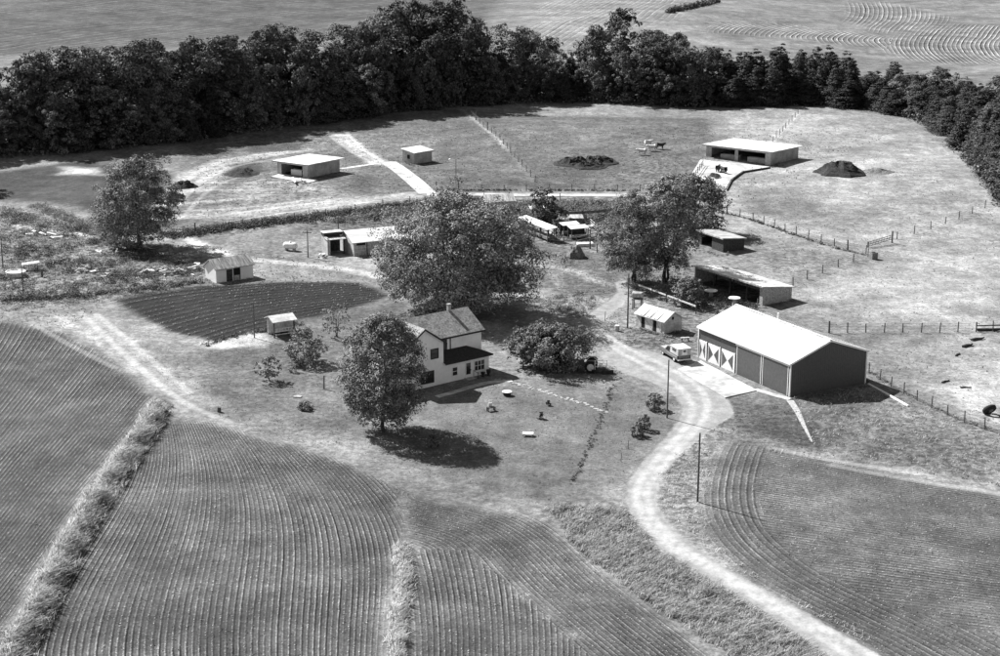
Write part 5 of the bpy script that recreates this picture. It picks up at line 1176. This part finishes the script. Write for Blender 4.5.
for x in (-.6, .6):
    for y in (-.5, .5): MB().box(x - .07, x + .07, y - .07, y + .07, -.3, 1.5).build('leg', M_wood, t)
MB().box(-.75, .75, -.65, .65, 1.502, 1.6).build('platform', M_wood, t); MB().lathe([(.1, -.8), (.45, -.76), (.48, -.6), (.48, .6), (.45, .76), (.1, .8)], 16, (0, 0, 2.09), 'x').build('drum', M_board, t, True)
def round_feeder(px, py, r, hh, label):
    p = G(px, py); t = thing('round_feeder', label, 'feeder', p)
    MB().lathe([(.34, -.1), (.3, .3), (.24, hh - .35), (.3, hh - .2)], 14).build('pedestal', M_block, t); MB().lathe([(.3, hh - .2), (r, hh - .12), (r, hh), (.15, hh + .06)], 20).build('top', M_trim, t)
round_feeder(734, 309, .85, 1.7, 'white mushroom-shaped feeder behind the machine shed roof')
round_feeder(711, 296, .95, .9, 'pale bowl-shaped feeder before the dark open-front shed')
p = G(748, 310); t = thing('cultivator', 'dark field cultivator parked behind the machine shed', 'farm implement', p, -.5)
for y in (-.5, .5): MB().box(-1.6, 1.6, y - .06, y + .06, .75, .88).build('toolbar', M_dark, t)
for x in (-1.3, 1.3, 0): MB().box(x - .05, x + .05, -.438, .438, .76, .87).build('brace', M_dark, t)
for i in range(7):
    x = -1.5 + i * .5; MB().chain([(x, .5 if i % 2 else -.5, .752), (x, (.5 if i % 2 else -.5) - .3, .45), (x, .5 if i % 2 else -.5, .02)], [.04, .035, .03], 5).build('tine', M_dark, t)
MB().chain([(0, -.56, .8), (0, -1.6, .7)], [.06, .06]).build('drawbar', M_dark, t); MB().box(1.45, 1.55, -.4, -.3, .882, 1.9).build('lever', M_board, t)

# big tyre / feeder ring in the right pasture, logs in the gully
p = G(989, 414.5); t = thing('old_tractor_tyre', 'dark old tractor tyre lying tilted in the right pasture', 'tyre', p, .4)
o = MB().lathe([(.45, -.28), (.78, -.32), (.95, -.2), (.98, 0), (.95, .2), (.78, .32), (.45, .28), (.5, 0), (.45, -.28)], 24, (0, 0, 0), 'y', False).build('casing', M_rub, t, True); o.location.z = .62; o.rotation_euler.x = .75; o.scale = (.85, .85, .85)
def log(px, py, L, r, ang, label):
    p = G(px, py); o = MB().chain([(-L / 2, 0, r * .8), (-L * .1, .12, r * .9), (L * .2, -.05, r * .8), (L / 2, .1, r)], [r, r * .95, r * .8, r * .5], 8).build('fallen_log', M_bark); o.location = p; o.rotation_euler.z = math.radians(ang); tag(o, label, 'log')
log(990, 331, 3.6, .22, 0, 'long fallen log at the right edge below the plank rails'); log(978, 340, 2.2, .2, 25, 'upper fallen log in the pasture gully'); log(968, 346.5, 2.0, .2, 35, 'middle fallen log in the pasture gully')
log(958, 355, 1.5, .12, 55, 'lower thin log in the pasture gully'); log(946, 382, 1.6, .12, 40, 'thin branch lying in the lower pasture gully'); log(966, 388, 1.4, .1, 5, 'short branch lying above the old tyre')
# downspout pipe at the shed
ribbon('drain_pipe', [(868.5, 384.6), (885, 393.5), (908, 406.5)], .1, 'thin white drain pipe running away from the machine shed', M_trim, .16, None)
bpy.data.objects['drain_pipe']['category'] = 'pipe'

# flagstones from the porch across the lawn
r = random.Random(4); st = thing('stone_path', 'dotted line of pale flagstones crossing the lawn from the porch', 'path', G(500, 382))
o0 = st.location.copy(); FLG = MB().prism([(.3 * math.cos(a) * q, .24 * math.sin(a) * q, -.06) for a, q in zip(np.linspace(0, 2 * math.pi, 8)[:-1], (1, .85, 1.05, .9, 1.1, .95, 1))], (0, 0, .1)).mesh('flagstone', M_stone)
Lp = smooth_line([(497, 380), (515, 383), (535, 389), (556, 396), (578, 402), (606, 412)], 12)
for i, q in enumerate(Lp[::1]):
    for s in range(1 + (i % 3 == 0)):
        w = G(q[0] + r.uniform(-1.5, 1.5), q[1] + r.uniform(-1.2, 1.2)); b = link('flagstone', FLG, st, w - o0, r.uniform(0, 6)); k = r.uniform(.35, .95); b.scale = (k, k, 1)
# lawn ornaments
p = G(507, 395.5); t = thing('planter_tub', 'dark planter tub with white rim on the lawn by the farmhouse', 'planter', p)
MB().lathe([(.42, 0), (.55, .45), (.5, .45), (.45, .36)], 16).build('tub', M_dark, t); MB().lathe([(.55, .455), (.6, .46), (.6, .52), (.5, .53)], 16).build('rim', M_trim, t)
p = G(491, 411); t = thing('lawn_chair_set', 'small dark garden seat with white top on the lawn', 'garden seat', p, .4)
MB().box(-.5, .5, -.25, .25, .4, .48).build('seat', M_dark, t); MB().box(-.2, .25, .26, .34, .482, .9).build('backrest', M_trim, t)
for x in (-.42, .42):
    for y in (-.2, .2): MB().box(x - .05, x + .05, y - .05, y + .05, -.05, .398).build('leg', M_dark, t)
p = G(528, 436); t = thing('lawn_table', 'low white table near the middle of the lawn', 'table', p, -.15)
MB().box(-.6, .6, -.35, .35, .28, .36).build('top', M_trim, t)
for x in (-.5, .5):
    for y in (-.28, .28): MB().box(x - .04, x + .04, y - .04, y + .04, -.05, .278).build('leg', M_board, t)
p = G(297.5, 397); o = MB().prism([(-.5, -.3, 0), (.4, -.35, 0), (.55, .1, 0), (.1, .4, 0), (-.45, .25, 0)], (0, 0, .15)).build('flat_stone', M_stone); o.location = p - Vector((0, 0, .03)); tag(o, 'flat pale stone on the grass below the orchard', 'stone')
for i, (x, y, hh, lb) in enumerate(((479, 374.5, .55, 'left'), (484.5, 373.5, .75, 'right'))):
    p = G(x + 4, y + 2); t = thing('porch_urn', f'{lb} of two dark urns beside the porch corner', 'urn', p)
    MB().lathe([(.18, -.02), (.2, .05), (.1, .15), (.26, .4), (.3, hh), (.2, hh + .02)], 12).build('bowl', M_dark, t)
p = G(617, 331); t = thing('barrel', 'white-topped barrel among weeds beside the drive', 'barrel', p); MB().lathe([(.28, -.05), (.32, .3), (.3, .75)], 14).build('body', M_board, t); MB().lathe([(.3, .752), (.31, .8), (.05, .82)], 14).build('lid', M_trim, t)
p = G(685, 341); t = thing('small_bench', 'little plank bench right of the driveway shed', 'bench', p, .2); MB().box(-.6, .6, -.2, .2, .42, .5).build('seat', M_board, t)
for x in (-.45, .45): MB().box(x - .05, x + .05, -.18, .18, -.05, .418).build('leg', M_woodd, t)

# ------------------------------------------------------------------ vehicles
def wheel(par, x, y, R, w, side, rimr=.55, name='wheel'):
    o = MB().lathe([(R * .6, -w / 2), (R * .92, -w / 2), (R, -w * .3), (R, w * .3), (R * .92, w / 2), (R * .6, w / 2)], 22, (0, 0, 0), 'y').build(name, M_rub, par, False); o.location = (x, y, R)
    MB().lathe([(.05, -w * .53), (R * rimr * .5, -w * .55), (R * rimr, -w * .54), (R * .6 - .004, -w * .51), (R * .6 - .004, w * .51), (R * rimr, w * .54), (R * rimr * .5, w * .55), (.05, w * .53)], 18, (0, 0, 0), 'y').build('rim', M_rim, o); return o
def pickup():
    r = G(677, 364); f = G(658.5, 352.5); d = Vector((f.x - r.x, f.y - r.y)).normalized(); a = math.atan2(d.y, d.x)
    n = Vector((math.sin(a), -math.cos(a)));  c = r + Vector((n.x, n.y, 0)) * .95
    o = thing('pickup_truck', 'pickup truck with white camper top parked by the concrete apron', 'pickup truck', (c.x, c.y, c.z + .03), a)   # local x = forwards, origin under the tailgate
    W = .95
    def sec(x, pts): return [(x, y, z) for y, z in pts]
    MB().prism([(0, -W, .48), (0, -W, 1.02), (3.15, -W, 1.02), (5.1, -W + .06, .98), (5.25, -W + .08, .82), (5.25, -W + .08, .48)][::-1], (0, 2 * W, 0)).build('body', M_truck, o)
    MB().box(3.8, 5.1, -W + .1, W - .1, 1.0, 1.045).build('bonnet', M_block, o)
    for s in (-1, 1): MB().box(.05, 5.2, s * (W + .012) - .012, s * (W + .012) + .012, .78, .86).build('side_trim', M_chrome, o)
    MB().hexa([(2.2, -W + .02, 1.022), (3.75, -W + .02, 1.022), (3.75, W - .02, 1.022), (2.2, W - .02, 1.022), (2.25, -W + .16, 1.6), (3.1, -W + .16, 1.6), (3.1, W - .16, 1.6), (2.25, W - .16, 1.6)]).build('cab', M_truck, o)
    MB().hexa([(3.2, -W + .22, 1.1), (3.72, -W + .1, 1.06), (3.72, W - .1, 1.06), (3.2, W - .22, 1.1), (3.1, -W + .2, 1.57), (3.17, -W + .2, 1.57), (3.17, W - .2, 1.57), (3.1, W - .2, 1.57)]).build('windscreen', M_glass, o)
    for s in (-1, 1):
        y = s * (W - .015); yt = s * (W - .13)
        MB().hexa([(2.4, y - .02, 1.06), (3.45, y - .02, 1.06), (3.45, y + .02, 1.06), (2.4, y + .02, 1.06), (2.45, yt - .02, 1.54), (3.05, yt - .02, 1.54), (3.05, yt + .02, 1.54), (2.45, yt + .02, 1.54)]).build('side_window', M_glass, o)
    cm = MB().hexa([(-.12, -W + .03, 1.03), (2.14, -W + .03, 1.03), (2.18, W - .03, 1.03), (-.12, W - .03, 1.03), (-.08, -W + .08, 1.9), (2.12, -W + .08, 1.9), (2.12, W - .08, 1.9), (-.08, W - .08, 1.9)]).build('camper_top', M_block, o)
    MB().box(-.14, 2.17, -W + .02, W - .02, 1.902, 1.96).build('camper_roof', M_camper, cm)
    for s in (-1, 1): MB().hexa([(.5, s * (W - .055) - .02, 1.4), (1.6, s * (W - .055) - .02, 1.4), (1.6, s * (W - .055) + .02, 1.4), (.5, s * (W - .055) + .02, 1.4), (.5, s * (W - .07) - .02, 1.75), (1.6, s * (W - .07) - .02, 1.75), (1.6, s * (W - .07) + .02, 1.75), (.5, s * (W - .07) + .02, 1.75)]).build('camper_window', M_glass, cm)
    MB().box(-.15, -.122, -.35, .35, 1.1, 1.85).build('camper_door', M_trim, cm); MB().box(-.165, -.152, -.2, .2, 1.45, 1.75).build('door_window', M_glass, cm)
    MB().box(-.03, -.004, -.8, .8, .55, 1.0).build('tailgate', M_truck, o); MB().box(-.25, -.08, -W, W, .42, .58).build('rear_bumper', M_chrome, o); MB().box(5.255, 5.4, -W, W, .42, .6).build('front_bumper', M_chrome, o)
    MB().box(5.253, 5.28, -.6, .6, .62, .85).build('grille', M_dark, o)
    for s in (-1, 1):
        MB().lathe([(.04, 0), (.1, .01), (.1, .04), (.04, .05)], 12, (5.25, s * .73, .73), 'x').build('headlight', M_trim, o); MB().box(-.03, -.005, s * .87 - .06, s * .87 + .06, .65, .95).build('tail_light', M_dark, o)
        for x in (.95, 4.25):
            wheel(o, x, s * (W - .12), .37, .24, s)
pickup()

def tractor():
    r = G(591.5, 373); o = thing('tractor', 'dark farm tractor parked under the bushy tree', 'tractor', (r.x, r.y + .8, H(r.x, r.y + .8) + .02), math.radians(172))     # x forwards
    for s in (-1, 1):
        w = wheel(o, 0, s * .82, .75, .4, s, .5, 'rear_wheel'); wheel(o, 2.15, s * .55, .36, .2, s, .5, 'front_wheel')
        MB().prism([(-.75, s * .82 - .22, 1.35), (-.45, s * .82 - .22, 1.62), (.35, s * .82 - .22, 1.62), (.75, s * .82 - .22, 1.3), (.7, s * .82 - .22, 1.24), (.33, s * .82 - .22, 1.55), (-.43, s * .82 - .22, 1.55), (-.7, s * .82 - .22, 1.29)], (0, .44, 0)).build('fender', M_trac, o)
    MB().box(-.4, .9, -.3, .3, .5, 1.05).build('transmission', M_trac, o)
    MB().prism([(.9, -.28, .65), (2.55, -.26, .65), (2.6, -.26, 1.3), (2.4, -.26, 1.42), (.9, -.28, 1.5)][::-1], (0, .54, 0)).build('hood', M_trac, o); MB().box(2.602, 2.64, -.22, .22, .72, 1.28).build('grille', M_dark, o)
    MB().tube((0, -.65, .75), (0, .65, .75), .12).build('rear_axle', M_dark, o); MB().tube((2.15, -.5, .45), (2.15, .5, .45), .07).build('front_axle', M_dark, o); MB().box(2.08, 2.22, -.1, .1, .45, .648).build('axle_mount', M_dark, o)
    MB().box(-.35, .15, -.25, .25, 1.06, 1.2).build('seat', M_dark, o); MB().hexa([(-.42, -.25, 1.1), (-.34, -.25, 1.1), (-.34, .25, 1.1), (-.42, .25, 1.1), (-.52, -.24, 1.65), (-.45, -.24, 1.65), (-.45, .24, 1.65), (-.52, .24, 1.65)]).build('seat_back', M_dark, o)
    MB().tube((.9, 0, 1.4), (.6, 0, 1.72), .03).build('steering_column', M_dark, o); q = MB().lathe([(.17, -.02), (.22, -.02), (.22, .02), (.17, .02), (.17, -.02)], 16, cap=False).build('steering_wheel', M_dark, o); q.location = (.58, 0, 1.74); q.rotation_euler.y = -.75
    MB().tube((1.7, .1, 1.42), (1.7, .1, 2.15), .05).build('exhaust', M_dark, o)
    for s in (-1, 1): MB().lathe([(.04, 0), (.1, .02), (.1, .1), (.04, .12)], 10, (2.45, s * .36, 1.2), 'x').build('headlight', M_trim, o)
tractor()
p = G(601, 372.5); t = thing('hay_rack', 'pale upright rack frame behind the tractor', 'rack', p, math.radians(10))
MB().box(-1.3, .7, -.5, .5, .45, .55).build('deck', M_dark, t)
for x in (-.9, .6): MB().box(x - .04, x + .04, -.48, -.4, .552, 1.75).build('upright', M_boardp, t)
for z in (.9, 1.3, 1.68): MB().box(-.858, .558, -.47, -.41, z, z + .06).build('rail', M_boardp, t)
MB().box(.0, 1.4, -.95, -.52, -.05, .45).build('ballast_box', M_dark, t)
for x in (-1.0, .4):
    MB().box(x - .06, x + .06, -.4, .4, -.05, .448).build('skid', M_dark, t)

# ------------------------------------------------------------------ cattle
def cow_mesh(m, seed, lying=False):
    r = random.Random(seed); s = 1.0
    V = [(-.75, 0, 1.05), (-.3, 0, 1.0), (.2, 0, .98), (.62, 0, 1.08), (.95, 0, 1.28), (1.18, 0, 1.32), (1.42, 0, 1.16)]; R = [.36, .42, .43, .37, .22, .19, .12]; E = [(i, i + 1) for i in range(6)]
    def leg(root, x, y, hind):
        b = len(V)
        pts = [(x, y, .72), (x + (.1 if hind else -.02), y, .5), (x - (.07 if hind else 0), y, .3), (x, y, .04)]; rad = [.18, .13, .085, .08]
        V.extend(pts); R.extend(rad); E.append((root, b)); E.extend([(b + i, b + i + 1) for i in range(3)])
    leg(0, -.7, .2, True); leg(0, -.7, -.2, True); leg(3, .55, .19, False); leg(3, .55, -.19, False)
    b = len(V); V.extend([(-1.0, 0, 1.0), (-1.06, 0, .6)]); R.extend([.05, .03]); E.extend([(0, b), (b, b + 1)])
    for sd in (-1, 1): b = len(V); V.append((1.1, sd * .24, 1.36)); R.append(.04); E.append((5, b))
    if lying: V = [(x, y, z * .62 - .02 if z < .8 else z - .42) for x, y, z in V]
    me = bpy.data.meshes.new('cow'); me.from_pydata(V, E, []); me.materials.append(m); return me, R
def cow(px, py, ang, m, label, seed, k=1.0):
    me, R = cow_mesh(m, seed); o = link('cow', me, None, G(px, py), math.radians(ang)); o.scale = (k, k, k)
    sk = o.modifiers.new('skin', 'SKIN'); 
    for i, v in enumerate(me.skin_vertices[0].data if me.skin_vertices else []): v.radius = (R[i], R[i]); v.use_root = (i == 1)
    ss = o.modifiers.new('sub', 'SUBSURF'); ss.levels = ss.render_levels = 1; sk.use_smooth_shade = True; return tag(o, label, 'cow')
def ensure_skin(me):
    if not me.skin_vertices:
        bpy.context.view_layer.objects.active = None
for args in ((642, 155, 175, M_cream, 'white cow standing lowest left in the upper pasture group', 1), (648, 146, 10, M_cream, 'white cow at the back of the upper pasture group', 2), (652, 151, 185, M_cream, 'white cow between the others in the upper pasture group', 3),
             (660, 149, 5, M_cowd, 'dark cow at the right of the upper pasture group', 4), (718, 172, 70, M_cowd, 'left of two dark cows on the concrete feeding floor', 5), (723.5, 173.5, 120, M_cowd, 'right of two dark cows on the concrete feeding floor', 6)):
    o = cow(*args)
    if not o.data.skin_vertices:
        bpy.context.view_layer.objects.active = o; o.select_set(True)
